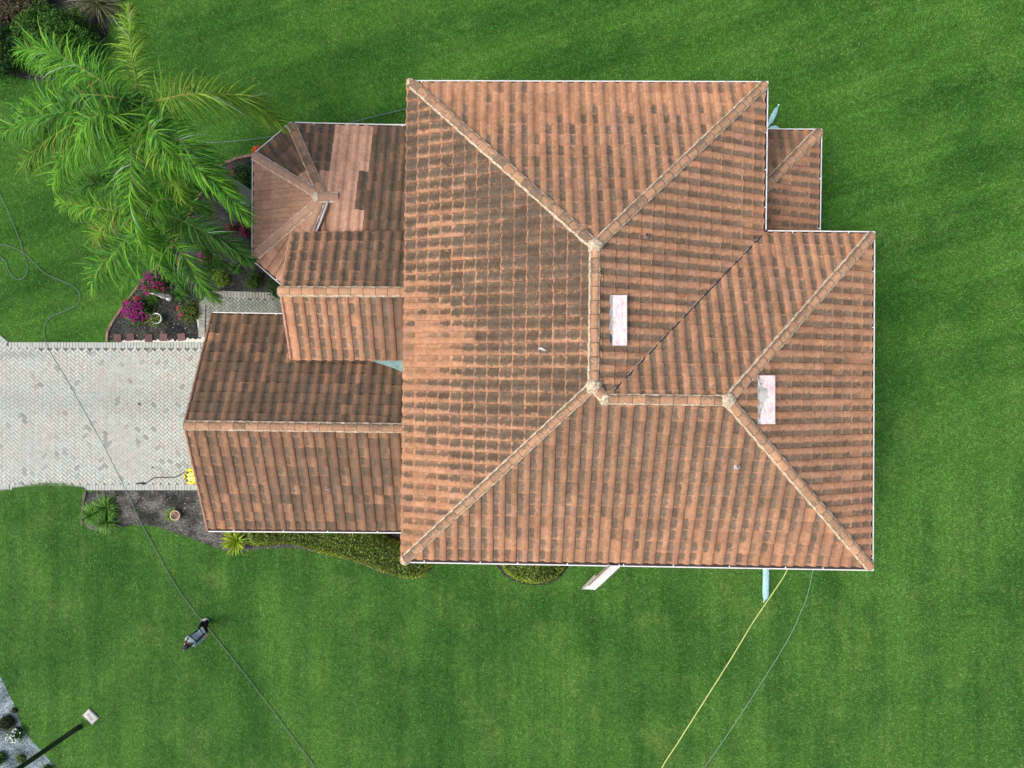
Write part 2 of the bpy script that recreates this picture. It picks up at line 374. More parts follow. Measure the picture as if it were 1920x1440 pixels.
def soldier(b, a, c, l, w, z, colf, side=1):
    a = Vector(a); c = Vector(c); dd = (c-a); L = dd.length; t = dd/L; nrm = Vector((-t.y, t.x, 0))*side
    n = int(L/w); ang = math.atan2(t.y, t.x)+math.pi/2
    for i in range(n):
        p = a+t*(i+0.5)*L/n + nrm*l/2
        brick(b, p.x, p.y, l, L/n, ang, z, colf(p.x, p.y))
b = MB()
def inset_drive():
    return [Vector((-25, P(0, 606).y, 0)), P(0, 640), P(20, 653), P(560, 655), P(560, 907), P(0, 907), Vector((-25, P(0, 907).y, 0))]
herring(b, inset_drive(), 0.113, 0.0, 0, paver_col)
bord = lambda x, y: tuple(Vector(paver_col(x, y)).lerp(Vector((0.40, 0.44, 0.41)), 0.55))
soldier(b, P(18, 641.5), P(560, 642), 0.235, 0.12, 0.004, bord, -1)
soldier(b, P(-60, 575), P(17, 641.5), 0.235, 0.12, 0.004, bord, -1)
soldier(b, P(20, 919), P(560, 919), 0.235, 0.12, 0.004, bord, 1)
soldier(b, P(-260, 925), P(19, 917), 0.235, 0.12, 0.004, bord, 1)
drv = b.build('driveway', M['brick']); tag(drv, kind='structure')
b = MB()
wcol = lambda x, y: tuple(Vector((0.25, 0.27, 0.235))*random.uniform(0.85, 1.12))
wcol2 = lambda x, y: tuple(Vector((0.33, 0.33, 0.30))*random.uniform(0.8, 1.1))
herring(b, PX([(403, 558), (640, 562), (640, 615), (560, 632), (388, 634), (386, 575)]), 0.105, 0.008, 0, wcol)
soldier(b, P(400, 545), P(560, 550), 0.26, 0.12, 0.012, wcol2, -1)
soldier(b, P(373, 632), P(374, 570), 0.26, 0.12, 0.012, wcol2, -1)
soldier(b, P(374, 569), P(399, 545), 0.24, 0.12, 0.014, wcol2, -1)
tag(b.build('walkway', M['brick']), kind='structure')

# crumbly white concrete lip between bed and driveway
b = MB(); prev = None
random.seed(5)
for i in range(60):
    x = 228+i*2.6; w = max(0.3, 2.2+random.gauss(0, 1.3)+(2.5 if x > 350 else 0)); a = P(x, 642.5, 0.03); c = P(x, 640-w, 0.028)
    if prev: b.face([prev[0], a, c, prev[1]], (0.62, 0.61, 0.56))
    prev = (a, c)
prev = None
for x, y, w in ((377, 641, 5), (380, 634, 3), (384, 628, 3), (380, 622, 5), (375, 614, 4), (372, 606, 2), (371, 598, 2)):
    a = P(x-w+random.uniform(-1, 1), y, 0.028); c = P(x+5, y+1, 0.03)
    if prev: b.face([prev[0], a, c, prev[1]], (0.6, 0.6, 0.54))
    prev = (a, c)
tag(b.build('concrete_strip', M['v']), kind='structure')

# brick edging along the rim of the planted bed
b = MB(); random.seed(6)
def edging(pts, ec=(0.27, 0.17, 0.135)):
    pts = [Vector(p) for p in pts]; seg = []
    for a, c in zip(pts, pts[1:]):
        L = (c-a).length; n = max(1, int(L/0.21))
        for i in range(n): seg.append((a.lerp(c, (i+.5)/n), math.atan2((c-a).y, (c-a).x), L/n))
    for p, an, l in seg:
        brick(b, p.x, p.y, l, 0.10, an+random.uniform(-.06, .06), 0.02, tuple(Vector(ec)*random.uniform(0.7, 1.2)))
edging(PX([(201, 641), (203, 622), (212, 603), (228, 580), (245, 556), (263, 532), (283, 512), (308, 485), (338, 440), (372, 372), (408, 315), (425, 305), (445, 297), (470, 292), (492, 289)]))
tag(b.build('brick_edging', M['brick']), 'low reddish brick edging curving round the flower bed left of the turret', 'edging')
b = MB(); random.seed(9); edging(PX([(162, 919), (158, 938), (155, 960), (155, 984)]), (.15, .13, .11))
tag(b.build('brick_edging', M['brick']), 'short straight brick edging at the left end of the lower grey bed', 'edging')

# --- blades of grass (uncountable): one mesh
def grass():
    n = 1050000
    x = rng.uniform(-22.5, 22.5, n); y = rng.uniform(-17.5, 17.5, n)
    keep = np.ones(n, bool)
    foot = PX([(560, 310), (800, 310), (800, 190), (1400, 200), (1400, 280), (1480, 290), (1480, 460), (1560, 470), (1560, 985), (1000, 985), (800, 975), (400, 930), (400, 620), (560, 560)])
    jit = rng.normal(0, 0.03, (2, n))
    for pl in (drive, walk, bed1, bed2, bed3, bed4, bed5, foot):
        keep &= ~pip(pl, x+jit[0], y+jit[1])
    # ragged turf creeping over the lower-left paver border
    x, y = x[keep], y[keep]
    m = 5000; ex = rng.uniform(P(25, 0).x, P(160, 0).x, m); ey = P(0, 919).y + np.abs(rng.normal(0, 0.12, m))*np.exp(-((ex-P(95, 0).x)/1.3)**2)
    x = np.concatenate([x, ex]); y = np.concatenate([y, ey]); n = len(x)
    a = rng.uniform(0, 2*np.pi, n); L = rng.uniform(0.035, 0.085, n); w = rng.uniform(0.007, 0.015, n)
    h = rng.uniform(0.018, 0.055, n)
    z0 = np.zeros(n); z0[-m:] = 0.05
    V = np.zeros((n, 3, 3), np.float32)
    V[:, 0] = np.stack([x - w*np.sin(a), y + w*np.cos(a), z0], 1)
    V[:, 1] = np.stack([x + w*np.sin(a), y - w*np.cos(a), z0+0.004], 1)
    V[:, 2] = np.stack([x + L*np.cos(a), y + L*np.sin(a), z0+h], 1)
    me = bpy.data.meshes.new('grass')
    me.vertices.add(3*n); me.vertices.foreach_set('co', V.ravel())
    me.loops.add(3*n); me.loops.foreach_set('vertex_index', np.arange(3*n, dtype=np.int32))
    me.polygons.add(n); me.polygons.foreach_set('loop_start', np.arange(0, 3*n, 3, dtype=np.int32))
    me.update(calc_edges=True)
    c = np.ones((n, 4), np.float32); c[:, 0] = rng.uniform(0.1, 1.0, n); c[:, 1] = (rng.random(n) > 0.94)*rng.uniform(0.3, 1, n); c[:, 2] = rng.random(n)
    at = me.color_attributes.new('Col', 'FLOAT_COLOR', 'POINT'); at.data.foreach_set('color', np.repeat(c, 3, axis=0).ravel())
    me.materials.append(M['grass'])
    o = bpy.data.objects.new('grass', me); COL.objects.link(o); tag(o, 'short mown green grass of the lawn around the house', 'grass', kind='stuff')
grass()

# ================================================================== HOUSE
house = empty('house', P(1000, 640, 0), 'large house with brown and orange clay tiled hip roofs and white gutters', 'house')
HO = house.location.copy()
def hb(b, name, mats, parent=house, **k):
    """part of the house: mesh kept in world coordinates, parented with an inverse offset"""
    o = b.build(name, mats, parent, **k)
    o.location = -HO if parent is house else (0, 0, 0)
    return o

def plane_eave(p, q, m, z):
    """height plane rising at slope m to the LEFT of p->q"""
    t = (q-p); t.z = 0; t.normalize(); n = Vector((-t.y, t.x, 0))
    return (m*n.x, m*n.y, z - m*(n.x*p.x+n.y*p.y))
def inter(A, B, C):
    m = np.array([[A[0], A[1], -1], [B[0], B[1], -1], [C[0], C[1], -1]]); r = -np.array([A[2], B[2], C[2]])
    return Vector(np.linalg.solve(m, r))

def tile_face(acc, A, B, polys, slope, z_eave, wear, TW=0.36, TC=0.41, inset=0.12, uoff=0.0, seed=0, flip=True):
    """acc: bmesh with uv+col layers. A->B eave (interior to the left). polys: convex pieces (3D points)."""
    t = (B-A); t.z = 0; Lh = t.length; t.normalize(); n2 = Vector((-t.y, t.x, 0))
    cosm = 1/math.sqrt(1+slope*slope); up = (n2 + Vector((0, 0, slope)))*cosm; nor = t.cross(up).normalized()
    O = Vector((A.x, A.y, z_eave))
    NU = 11
    for pi, poly in enumerate(polys):
        us = [(p-O).dot(t) for p in poly]; vs_ = [Vector((p.x-O.x, p.y-O.y, 0)).dot(n2)/cosm for p in poly]
        i0 = math.floor((min(us)-uoff)/TW)-1; i1 = math.ceil((max(us)-uoff)/TW)+1
        v0 = inset/cosm; jm = math.ceil((max(vs_)-v0)/TC)+1
        j0 = max(0, math.floor((min(vs_)-v0)/TC)-1)
        bm = bmesh.new(); uvl = bm.loops.layers.uv.new('UVMap'); cl = bm.loops.layers.float_color.new('Col')
        for i in range(i0, i1):
            for j in range(j0, jm):
                r2 = random.Random(i*7919+j*104729+seed*31)
                du, dv, dz = r2.uniform(-.004, .004), r2.uniform(-.008, .008), r2.uniform(-.003, .004)
                uc = uoff+(i+.5)*TW; vc = v0+(j+.5)*TC
                c3 = O+t*uc+up*vc
                w = wear(c3.x, c3.y, i, j, uc, vc*cosm, r2); w4 = (w[0], w[1], w[2], w[3] if len(w) > 3 else 0.0)
                vals = []
                vv = (0.0, 0.12, TC*0.55, TC+0.04)
                for v in vv:
                    row = []
                    for k in range(NU+1):
                        s = k/NU*1.03 - 0.0
                        if s < 0.62: h = 0.012+0.044*math.sin(math.pi*max(0, s)/0.62)**0.6
                        else: h = 0.012-0.012*math.sin(math.pi*(s-0.62)/0.41)
                        tip = 0.010 + 0.040*(1-v/TC)
                        su = (1-s) if flip else s
                        row.append((O+t*(uoff+(i+su)*TW+du)+up*(v0+j*TC+v+dv)+nor*(h+tip+dz), su))
                    vals.append(row)
                rowsV = [[bm.verts.new(p) for p, _ in r] for r in vals]
                for a in range(len(vv)-1):
                    for k in range(NU):
                        q = (rowsV[a][k], rowsV[a][k+1], rowsV[a+1][k+1], rowsV[a+1][k])
                        uvq = ((k, a), (k+1, a), (k+1, a+1), (k, a+1))
                        if flip: q = q[::-1]; uvq = uvq[::-1]
                        f = bm.faces.new(q); f.smooth = True
                        for lp, (kk, aa) in zip(f.loops, uvq):
                            s_ = min(0.999, max(0.001, kk/NU)); lp[uvl].uv = (i+100+s_, j+100+min(0.999, vv[aa]/TC)); lp[cl] = w4
                # tip thickness
                low = [bm.verts.new(v.co - nor*0.03 + up*0.002) for v in rowsV[0]]
                top = [bm.verts.new(v.co) for v in rowsV[0]]
                for k in range(NU):
                    q = (low[k], low[k+1], top[k+1], top[k])
                    if flip: q = q[::-1]
                    f = bm.faces.new(q)
                    for lp in f.loops: lp[uvl].uv = (i+100+(k+.5)/NU, j+100.02); lp[cl] = w4
                # lap side wall
                e = 0; sv = [rowsV[a][e] for a in range(len(vv))]
                lo = [bm.verts.new(v.co - nor*0.03) for v in sv]
                for a in range(len(vv)-1):
                    f = bm.faces.new((sv[a], sv[a+1], lo[a+1], lo[a]) if not flip else (sv[a], lo[a], lo[a+1], sv[a+1]))
                    for lp in f.loops: lp[uvl].uv = (i+100.01, j+100.5); lp[cl] = w4
        cpt = sum(poly, Vector())/len(poly)
        for k in range(len(poly)):
            p, q = poly[k], poly[(k+1) % len(poly)]
            ed = q-p; ed.z = 0
            pn = Vector((ed.y, -ed.x, 0)).normalized()
            if pn.dot(cpt-p) > 0: pn = -pn
            if abs((p-O).dot(n2)) < 0.02 and abs((q-O).dot(n2)) < 0.02: continue      # eave edge stays open
            bmesh.ops.bisect_plane(bm, geom=bm.verts[:]+bm.edges[:]+bm.faces[:], plane_co=p, plane_no=pn, clear_outer=True)
        # underlay
        f = bm.faces.new([bm.verts.new(p + Vector((0, 0, 0.004))) for p in poly]); f.material_index = 1
        f.normal_update()
        if f.normal.z < 0: f.normal_flip()
        tmp = bpy.data.meshes.new('t'); bm.to_mesh(tmp); bm.free(); acc.from_mesh(tmp); bpy.data.meshes.remove(tmp)
def roof_obj(name, bm, parent=house):
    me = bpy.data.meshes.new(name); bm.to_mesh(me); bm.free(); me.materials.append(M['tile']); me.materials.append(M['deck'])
    o = bpy.data.objects.new(name, me); COL.objects.link(o); o.parent = parent; o.location = -HO
    return o
def new_acc():
    bm = bmesh.new(); bm.loops.layers.uv.new('UVMap'); bm.loops.layers.float_color.new('Col'); return bm

def cap_run(name, a, c, parent, rad=0.124, seg=0.40, lift=0.068, stain=0.0, new=0.0, mort='mortar', sides=(1, 1), slope=0.42, arc=0.5, endcap=True):
    a = Vector(a); c = Vector(c); dv = c-a; L = dv.length; t = dv/L; s = Vector((t.y, -t.x, 0)).normalized(); u = s.cross(t).normalized()
    if u.z < 0: u = -u
    n = max(1, round(L/seg)); b = MB(); K = 12
    for i in range(n):
        p0 = a+dv*(i/n) - t*0.03; p1 = a+dv*((i+1)/n)
        jit = random.uniform(-.006, .006); w = (stain+random.uniform(-.3, .3), random.random(), new)
        rows = []
        for f_, r in ((0, rad*1.06), (0.05, rad*1.05), (0.5, rad), (1, rad*0.93)):
            p = p0.lerp(p1, f_)+u*(lift+jit+0.022*(1-f_))+s*jit
            rows.append([p+s*(math.cos(math.pi*k/K)*r)+u*(math.sin(math.pi*k/K)*r*0.62) for k in range(K+1)])
        b.grid(rows[1:], w); b.grid(rows[:2], (w[0]+1.6, 0.0, new*.5))
        inner = [p - (p-(p0+u*lift))*0.16 for p in rows[0]]
        b.grid([rows[0], inner], w)
        if i == 0 and endcap: b.face(rows[0], w)
        if i == n-1: b.face(rows[3], w)
    o = b.build(name, M['cap'], parent, smooth=True); o.location = (0, 0, 0)
    if o.parent is house: o.location = -HO
    # ragged mortar bedding, one strip per side
    for sd in (-1, 1):
        if not sides[0 if sd < 0 else 1]: continue
        b = MB(); prev = None; m = int(L/0.045)
        for i in range(m+1):
            q = a+t*(L*i/m); wob = mnoise.noise(Vector((i*0.35, sd*7.7, L)))*0.5+0.5
            w1 = rad*0.88; w2 = rad+0.014+0.030*wob*wob*1.3+random.uniform(0, .008)
            zt = lift-0.0; zb = -0.5*slope*w2 + 0.01
            x1 = q+s*sd*w1+u*(zt+0.035); x2 = q+s*sd*w2+u*(0.100+0.012*wob-0.25*slope*w2); x3 = q+s*sd*(w2+0.014)+u*(zb-0.05)
            if prev:
                b.face([prev[0], x1, x2, prev[1]]); b.face([prev[1], x2, x3, prev[2]])
            prev = (x1, x2, x3)
        mo = b.build('mortar', M[mort], o, smooth=True, merge=True); mo.location = (0, 0, 0)
    return o
def mortar_blob(p, parent, r=0.2, mort='mortar', hz=0.16):
    b = MB(); rows = []
    for i in range(9):
        ph = math.pi/2*i/8
        rows.append([Vector(p)+Vector((math.cos(a_)*r*math.cos(ph), math.sin(a_)*r*math.cos(ph), hz*math.sin(ph)+0.0))*(1+0.35*mnoise.noise(Vector((math.cos(a_)*2.2, math.sin(a_)*2.2, ph*2+p[0])))) for a_ in [k*2*math.pi/20 for k in range(20)]])
    b.grid(rows, close=True)
    o = b.build('mortar', M[mort], parent, smooth=True); o.location = (0, 0, 0); return o

def gutter(name, pts, z, closed=False, straps=True, seed=0, side=1, width=0.17, ends=True):
    """pts: outer line of the gutter; the roof lies to the LEFT of the direction of travel * side"""
    rnd = random.Random(seed); b = MB()
    pts = [Vector((p.x, p.y, z)) for p in pts]; n = len(pts)
    prof = [(0.0, 0.0), (0.034, 0.0), (0.034, -0.012), (0.012, -0.02), (0.012, -0.11), (width-0.004, -0.11), (width-0.004, -0.005), (width+0.006, -0.005), (width+0.006, -0.125), (0.0, -0.125)]
    offs = []
    for i in range(n):
        if closed or 0 < i < n-1:
            t1 = (pts[i]-pts[i-1]).normalized(); t2 = (pts[(i+1) % n]-pts[i]).normalized()
        elif i == 0: t1 = t2 = (pts[1]-pts[0]).normalized()
        else: t1 = t2 = (pts[-1]-pts[-2]).normalized()
        n1 = Vector((-t1.y, t1.x, 0))*side; n2 = Vector((-t2.y, t2.x, 0))*side
        m = (n1+n2).normalized(); offs.append(m/max(0.3, m.dot(n1)))
    rows = [[p+o*x+Vector((0, 0, zz)) for x, zz in prof] for p, o in zip(pts, offs)]
    k = len(prof)
    for i in range(n if closed else n-1):
        i2 = (i+1) % n
        for j in range(k):
            j2 = (j+1) % k
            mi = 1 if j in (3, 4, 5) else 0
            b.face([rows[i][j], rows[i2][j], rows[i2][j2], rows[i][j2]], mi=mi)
    if not closed and ends:
        b.face(rows[0]); b.face(rows[-1][::-1])
    for i in range(n if closed else n-1):
        p, q = pts[i], pts[(i+1) % n]; L = (q-p).length; t = (q-p)/L; nn = Vector((-t.y, t.x, 0))*side
        d0 = rnd.uniform(.4, 1.2)
        while straps and d0 < L-0.3:
            b.box(p+t*d0+nn*0.075+Vector((0, 0, 0.003)), 0.035, 0.09, 0.006, rz=math.atan2(t.y, t.x)); d0 += rnd.choice([0.9, 1.2, 1.35])*1.3
    return hb(b, name, [M['white'], M['gutter_shade']])

# ---- main roof
ZM = 5.6; SM = 0.42
TL, TR, V_, VE, BR, BL = [P(a, c, ZM) for a, c in ((765, 151), (1440, 153), (1436.5, 432), (1640, 434), (1637, 1070), (753, 1055))]
pW = plane_eave(TL, BL, SM, ZM); pN = plane_eave(TR, TL, SM, ZM); pE = plane_eave(V_, TR, SM, ZM)
pBN = plane_eave(VE, V_, SM, ZM); pBE = plane_eave(BR, VE, SM, ZM); pS = plane_eave(BL, BR, SM, ZM)
R1t = inter(pW, pN, pE); R1b = inter(pW, pS, pE); J = inter(pE, pS, pBN); R2e = inter(pBN, pBE, pS)
for nm, q in (('R1t', R1t), ('R1b', R1b), ('J', J), ('R2e', R2e)):
    k = F/(H-q.z); print(nm, round(960+q.x*k, 1), round(720-q.y*k, 1), round(q.z, 2))
acc = new_acc()
def cl(x, a=0.0, b_=1.0): return max(a, min(b_, x))
def wW(x, y, i, j, u, v, r):
    n_ = mnoise.noise(Vector((x*.40, y*.40, 1))); north = cl((y-1.0)/5.0)
    k = cl((v-0.1-0.5*(1-north))/3.6)
    return (cl(0.40+0.52*k+0.26*north+0.40*n_+r.uniform(-.08, .08)), cl(0.03+0.05*k+0.10*n_+r.uniform(-.06, .10)), 0, 1.0)
def wN(x, y, i, j, u, v, r):
    k = cl((v-0.6)/2.6); return (cl(0.22+0.55*k+r.uniform(-.2, .2)), cl(0.05+0.16*k+r.uniform(-.05, .14)), 0)
def wE(x, y, i, j, u, v, r): return (cl(0.66+0.30*cl((v-.3)/2.2)+r.uniform(-.14, .08)), cl(0.04+r.uniform(-.02, .1)), 0)
def wBN(x, y, i, j, u, v, r): return (cl(0.58+0.34*cl((v-.3)/2.6)+r.uniform(-.16, .1)), cl(0.18+r.uniform(-.1, .18)), 0)
def wBE(x, y, i, j, u, v, r): return (cl(0.58+0.38*cl((v-.2)/2.2)+r.uniform(-.14, .08)), cl(0.03+r.uniform(-.02, .08)), 0)
def wS(x, y, i, j, u, v, r):
    k = cl((v-0.3)/2.8); return (cl(0.52+0.38*k+r.uniform(-.18, .12)), cl(0.14+0.22*k+r.uniform(-.12, .16)), 0)
tile_face(acc, TL, BL, [[TL, BL, R1b, R1t]], SM, ZM, wW, inset=0.0, seed=1)
tile_face(acc, TR, TL, [[TR, TL, R1t]], SM, ZM, wN, seed=2)
tile_face(acc, V_, TR, [[V_, TR, R1t, R1b, J]], SM, ZM, wE, seed=3, inset=.155)
tile_face(acc, VE, V_, [[VE, V_, J, R2e]], SM, ZM, wBN, seed=4)
tile_face(acc, BR, VE, [[BR, VE, R2e]], SM, ZM, wBE, seed=5, inset=.155)
tS = (BR-BL); kk = (J-BL).dot(tS)/tS.dot(tS); XS = BL+tS*kk
tile_face(acc, BL, BR, [[BL, XS, J, R1b], [XS, BR, R2e, J]], SM, ZM, wS, seed=6, inset=.175)
main_roof = roof_obj('main_roof', acc)
random.seed(21)
# child objects of main_roof sit in its local space, which equals world space shifted by HO; roof meshes carry world coordinates
for nm, a, c in (('hip_cap', TL, R1t), ('hip_cap', TR, R1t), ('hip_cap', BL, R1b), ('hip_cap', BR, R2e), ('hip_cap', VE, R2e)):
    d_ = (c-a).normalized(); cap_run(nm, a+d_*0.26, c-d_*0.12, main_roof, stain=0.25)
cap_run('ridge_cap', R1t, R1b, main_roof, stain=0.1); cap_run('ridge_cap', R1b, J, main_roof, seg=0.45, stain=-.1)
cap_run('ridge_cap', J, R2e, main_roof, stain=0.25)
for q in (R1t, R1b, R2e): mortar_blob(q+Vector((0, 0, 0.06)), main_roof, 0.21)
mortar_blob(J+Vector((0, 0, 0.06)), main_roof, 0.17)
mortar_blob(TL+Vector((0.1, -0.1, 0.02)), main_roof, 0.15); mortar_blob(BL+Vector((0.12, 0.10, 0.02)), main_roof, 0.16)
mortar_blob(BR+Vector((-0.15, 0.15, 0.02)), main_roof, 0.13); mortar_blob(TR+Vector((-0.15, -0.15, 0.02)), main_roof, 0.12)
# valley flashing
b = MB(); dv = (J-V_); L = dv.length; t = dv/L; s = Vector((t.y, -t.x, 0)).normalized(); m = int(L/0.12); prev = None
for i in range(m+1):
    q = V_+dv*(i/m)+Vector((0, 0, 0.085)); w = 0.025+0.012*mnoise.noise(Vector((i*0.5, 0, 0)))
    x1, x2, x3 = q-s*0.025, q+s*(w-0.010)+Vector((0, 0, 0.012)), q+s*(w+0.004)
    if prev:
        b.face([prev[0], x1, x2, prev[1]], (0.035, 0.035, 0.035)); b.face([prev[1], x2, x3, prev[2]], (0.45, 0.44, 0.42) if random.random() > .42 else (0.1, 0.09, 0.08))
    prev = (x1, x2, x3)
o = b.build('valley_flashing', M['v'], main_roof)

# roof vents (low dormers in faded pink-white paint)
def mat_vent():
    t = NT('faded_vent_paint', 0.6); p = t.vscale(t.pos(), (1.6, .55, 1.0)); n = t.noise(p, 6, 5, 0.7, 0.5); n2 = t.noise(p, 22, 4, 0.7)
    c = t.mix(t.step(n, 0.42, 0.70), (0.74, 0.70, 0.70), (0.62, 0.36, 0.37)); c = t.mix(t.step(n2, 0.45, 0.62), c, (0.78, 0.72, 0.72))
    return t.base(t.mix(t.step(n2, 0.66, 0.74), c, (0.25, 0.25, 0.26)))
M['vent'] = mat_vent()
def zE(x, y): return pE[0]*x+pE[1]*y+pE[2]
def zBE(x, y): return pBE[0]*x+pBE[1]*y+pBE[2]
def vent(x0, x1, y0, y1, zf, worn):
    """x0 up-slope (left) edge, x1 down-slope edge, pixel extents"""
    zc = zf(P((x0+x1)/2, (y0+y1)/2, 7).x, 0)+0.15
    a = P(x0, y0, zc); c = P(x1, y1, zc)
    b = MB(); n = 26
    ys = [a.y+(c.y-a.y)*i/n for i in range(n+1)]
    zl = zf(a.x, a.y)+0.10; zr = zf(c.x, c.y)+0.25
    def Z(x, y): f_ = (x-a.x)/(c.x-a.x); return zl+(zr-zl)*f_+0.02*mnoise.noise(Vector((x*4, y*5, 0)))*math.sin(math.pi*f_)
    for i in range(n):
        y_0, y_1 = ys[i], ys[i+1]; xs = [a.x, a.x+(c.x-a.x)*.5, c.x]
        for k in range(2):
            b.face([(xs[k], y_0, Z(xs[k], y_0)), (xs[k], y_1, Z(xs[k], y_1)), (xs[k+1], y_1, Z(xs[k+1], y_1)), (xs[k+1], y_0, Z(xs[k+1], y_0))])
        b.face([(c.x, y_0, zr), (c.x, y_1, zr), (c.x, y_1, zr-.03), (c.x, y_0, zr-.03)])
        b.face([(c.x-.06, y_0, zr-.01), (c.x-.06, y_1, zr-.01), (c.x-.06, y_1, zf(c.x, 0)), (c.x-.06, y_0, zf(c.x, 0))])
    for yy in (a.y, c.y):
        b.face([(a.x, yy, zl), (c.x, yy, zr), (c.x-.03, yy, zf(c.x, 0)), (a.x, yy, zf(a.x, 0))])
    v = b.build('roof_vent', M['vent'], main_roof)
    b = MB(); prev = None                                  # lead apron dressed over the tiles on the upper side
    for i in range(n+1):
        f_ = i/n; yy = a.y+(c.y-a.y)*f_
        wob = abs(math.sin(yy*math.pi/0.36)); o_ = 0.03+0.05*wob+(0.02*mnoise.noise(Vector((i*.7, 0, 2))))
        inn = 0.02+worn*max(0, 0.14*math.sin(math.pi*min(1, f_*1.15))**1.5+0.09*mnoise.noise(Vector((i*.45, 3, 8)))+(0.08 if .25 < f_ < .5 else 0))
        x1_ = Vector((a.x-o_, yy, zf(a.x-o_, yy)+0.06+0.05*wob)); x2_ = Vector((a.x+0.0, yy, zl+0.006)); x3_ = Vector((a.x+inn, yy, Z(a.x+inn, 0)+0.006))
        if prev:
            b.face([prev[0], x1_, x2_, prev[1]], (0.40, 0.41, 0.40) if f_ < 0.8 or worn else (0.06, 0.07, 0.09)); b.face([prev[1], x2_, x3_, prev[2]], shade((0.46, 0.46, 0.43), .5, 1.2))
        prev = (x1_, x2_, x3_)
    b.build('flashing', M['vm'], v)
vent(1146.5, 1175, 554, 648, zE, 0.0)
vent(1421.5, 1452, 704, 795, zBE, 1.0)
random.seed(77)
b = MB(); q = P(1011, 656, 7.3); q.z = pW[0]*q.x+pW[1]*q.y+pW[2]+0.105
pl_ = [q+Vector((dx, dy, dx*SM*.92)) for dx, dy in ((-.04, .05), (.05, .065), (.13, .02), (.20, -.05), (.12, -.03), (.03, .0), (-.02, .01))]
b.face(pl_, (.50, .50, .47)); b.face([p_+Vector((.0, -.065, -.01)) for p_ in pl_], (.10, .10, .09)); b.build('scuff_mark', M['v'], main_roof)
def pipe(px, py, zf, c=(0.5, 0.5, 0.5), r=0.045, parent=None):
    q = P(px, py, 7.0); 
    for _ in range(5): q = P(px, py, zf(q.x, q.y)+0.15)
    b = MB(); z0 = q.z-0.15
    b.lathe((q.x, q.y, z0), [(r*2.3, 0.03), (r*2.0, 0.08), (r*1.3, 0.10), (r*1.1, 0.11), (r, 0.16), (r*1.0, 0.22), (r*0.8, 0.22), (r*0.8, 0.1)], 16, c)
    b.face([Vector((q.x, q.y, z0+0.12))+Vector((math.cos(k)*r*.8, math.sin(k)*r*.8, 0)) for k in [i*2*math.pi/12 for i in range(12)]], (0.01, 0.01, 0.01))
    b.build('vent_pipe', M['v'], parent or main_roof, smooth=False)
pipe(1213, 441, zE, (0.25, 0.17, 0.14)); pipe(1383, 875, lambda x, y: pS[0]*x+pS[1]*y+pS[2], (0.50, 0.47, 0.45), 0.042)

gutter('gutter', [BL+Vector((0.12, 0, 0)), BR, VE, V_, TR, TL+Vector((0.08, 0, 0))], ZM+0.035, seed=3)
# ---- garage roof (gable, ridge along x)
ZG = 2.9; SG = 0.49
GT0, GT1 = P(399, 585, ZG), P(775, 592, ZG); GB0, GB1 = P(391, 997, ZG), P(775, 1000, ZG)
pGN = plane_eave(GT1, GT0, SG, ZG); pGS = plane_eave(GB0, GB1, SG, ZG)
xg0 = (GT0.x+GB0.x)/2; xg1 = -3.0
def ridge_pt(p1, p2, x):
    # same x, both planes equal
    y = ((p2[0]-p1[0])*x + p2[2]-p1[2])/(p1[1]-p2[1]); return Vector((x, y, p1[0]*x+p1[1]*y+p1[2]))
GR0, GR1 = ridge_pt(pGN, pGS, xg0), ridge_pt(pGN, pGS, xg1)
GT1 = GT0.lerp(GT1, (xg1-GT0.x)/(GT1.x-GT0.x)); GB1 = GB0.lerp(GB1, (xg1-GB0.x)/(GB1.x-GB0.x))
def wGN(x, y, i, j, u, v, r): return (cl(0.60+r.uniform(-.2, .1)), cl(1.0+r.uniform(-.32, .15)-(0.5 if (r.random() > .93) else 0)), 0, 0.8)
def wGS(x, y, i, j, u, v, r): return (cl(0.60+r.uniform(-.2, .15)), cl(0.58+0.16*cl((x+9)/3)+r.uniform(-.3, .2)), 0, 0.6)
acc = new_acc()
tile_face(acc, GT1, GT0, [[GT1, GT0, GR0, GR1]], SG, ZG, wGN, TC=0.375, TW=0.352, seed=11, uoff=0.1)
tile_face(acc, GB0, GB1, [[GB0, GB1, GR1, GR0]], SG, ZG, wGS, TC=0.375, TW=0.352, seed=12, inset=.165)
garage_roof = roof_obj('garage_roof', acc)
cap_run('ridge_cap', GR0+Vector((0.05, 0, 0)), GR1, garage_roof, rad=0.130, stain=0.35, slope=SG)
gutter('gutter', [GB0-Vector((0.0, 0, 0)), GB1], ZG+0.035, seed=5)
gutter('gutter', [GT1, GT0], ZG+0.035, seed=6)
def rake(parent, a, c, w=0.045, col=(0.46, 0.25, 0.16)):
    b = MB(); a = Vector(a); c = Vector(c); n = max(2, int((c-a).length/0.38))
    for i in range(n):
        p = a.lerp(c, i/n); q = a.lerp(c, (i+1)/n); k = random.uniform(.85, 1.1)
        b.tube([p+Vector((0, 0, 0.05)), q+Vector((0, 0, 0.03))], [w*1.15, w], 8, tuple(Vector(col)*k))
    return b.build('rake_trim', M['stem'], parent, smooth=True)
rake(garage_roof, GT0+Vector((0, -.05, .01)), GR0, col=(0.26, 0.16, 0.115)); rake(garage_roof, GB0+Vector((0, .05, .01)), GR0, col=(0.40, 0.22, 0.15))
pipe(613, 916, lambda x, y: pGS[0]*x+pGS[1]*y+pGS[2], (0.5, 0.46, 0.44), 0.03, garage_roof)

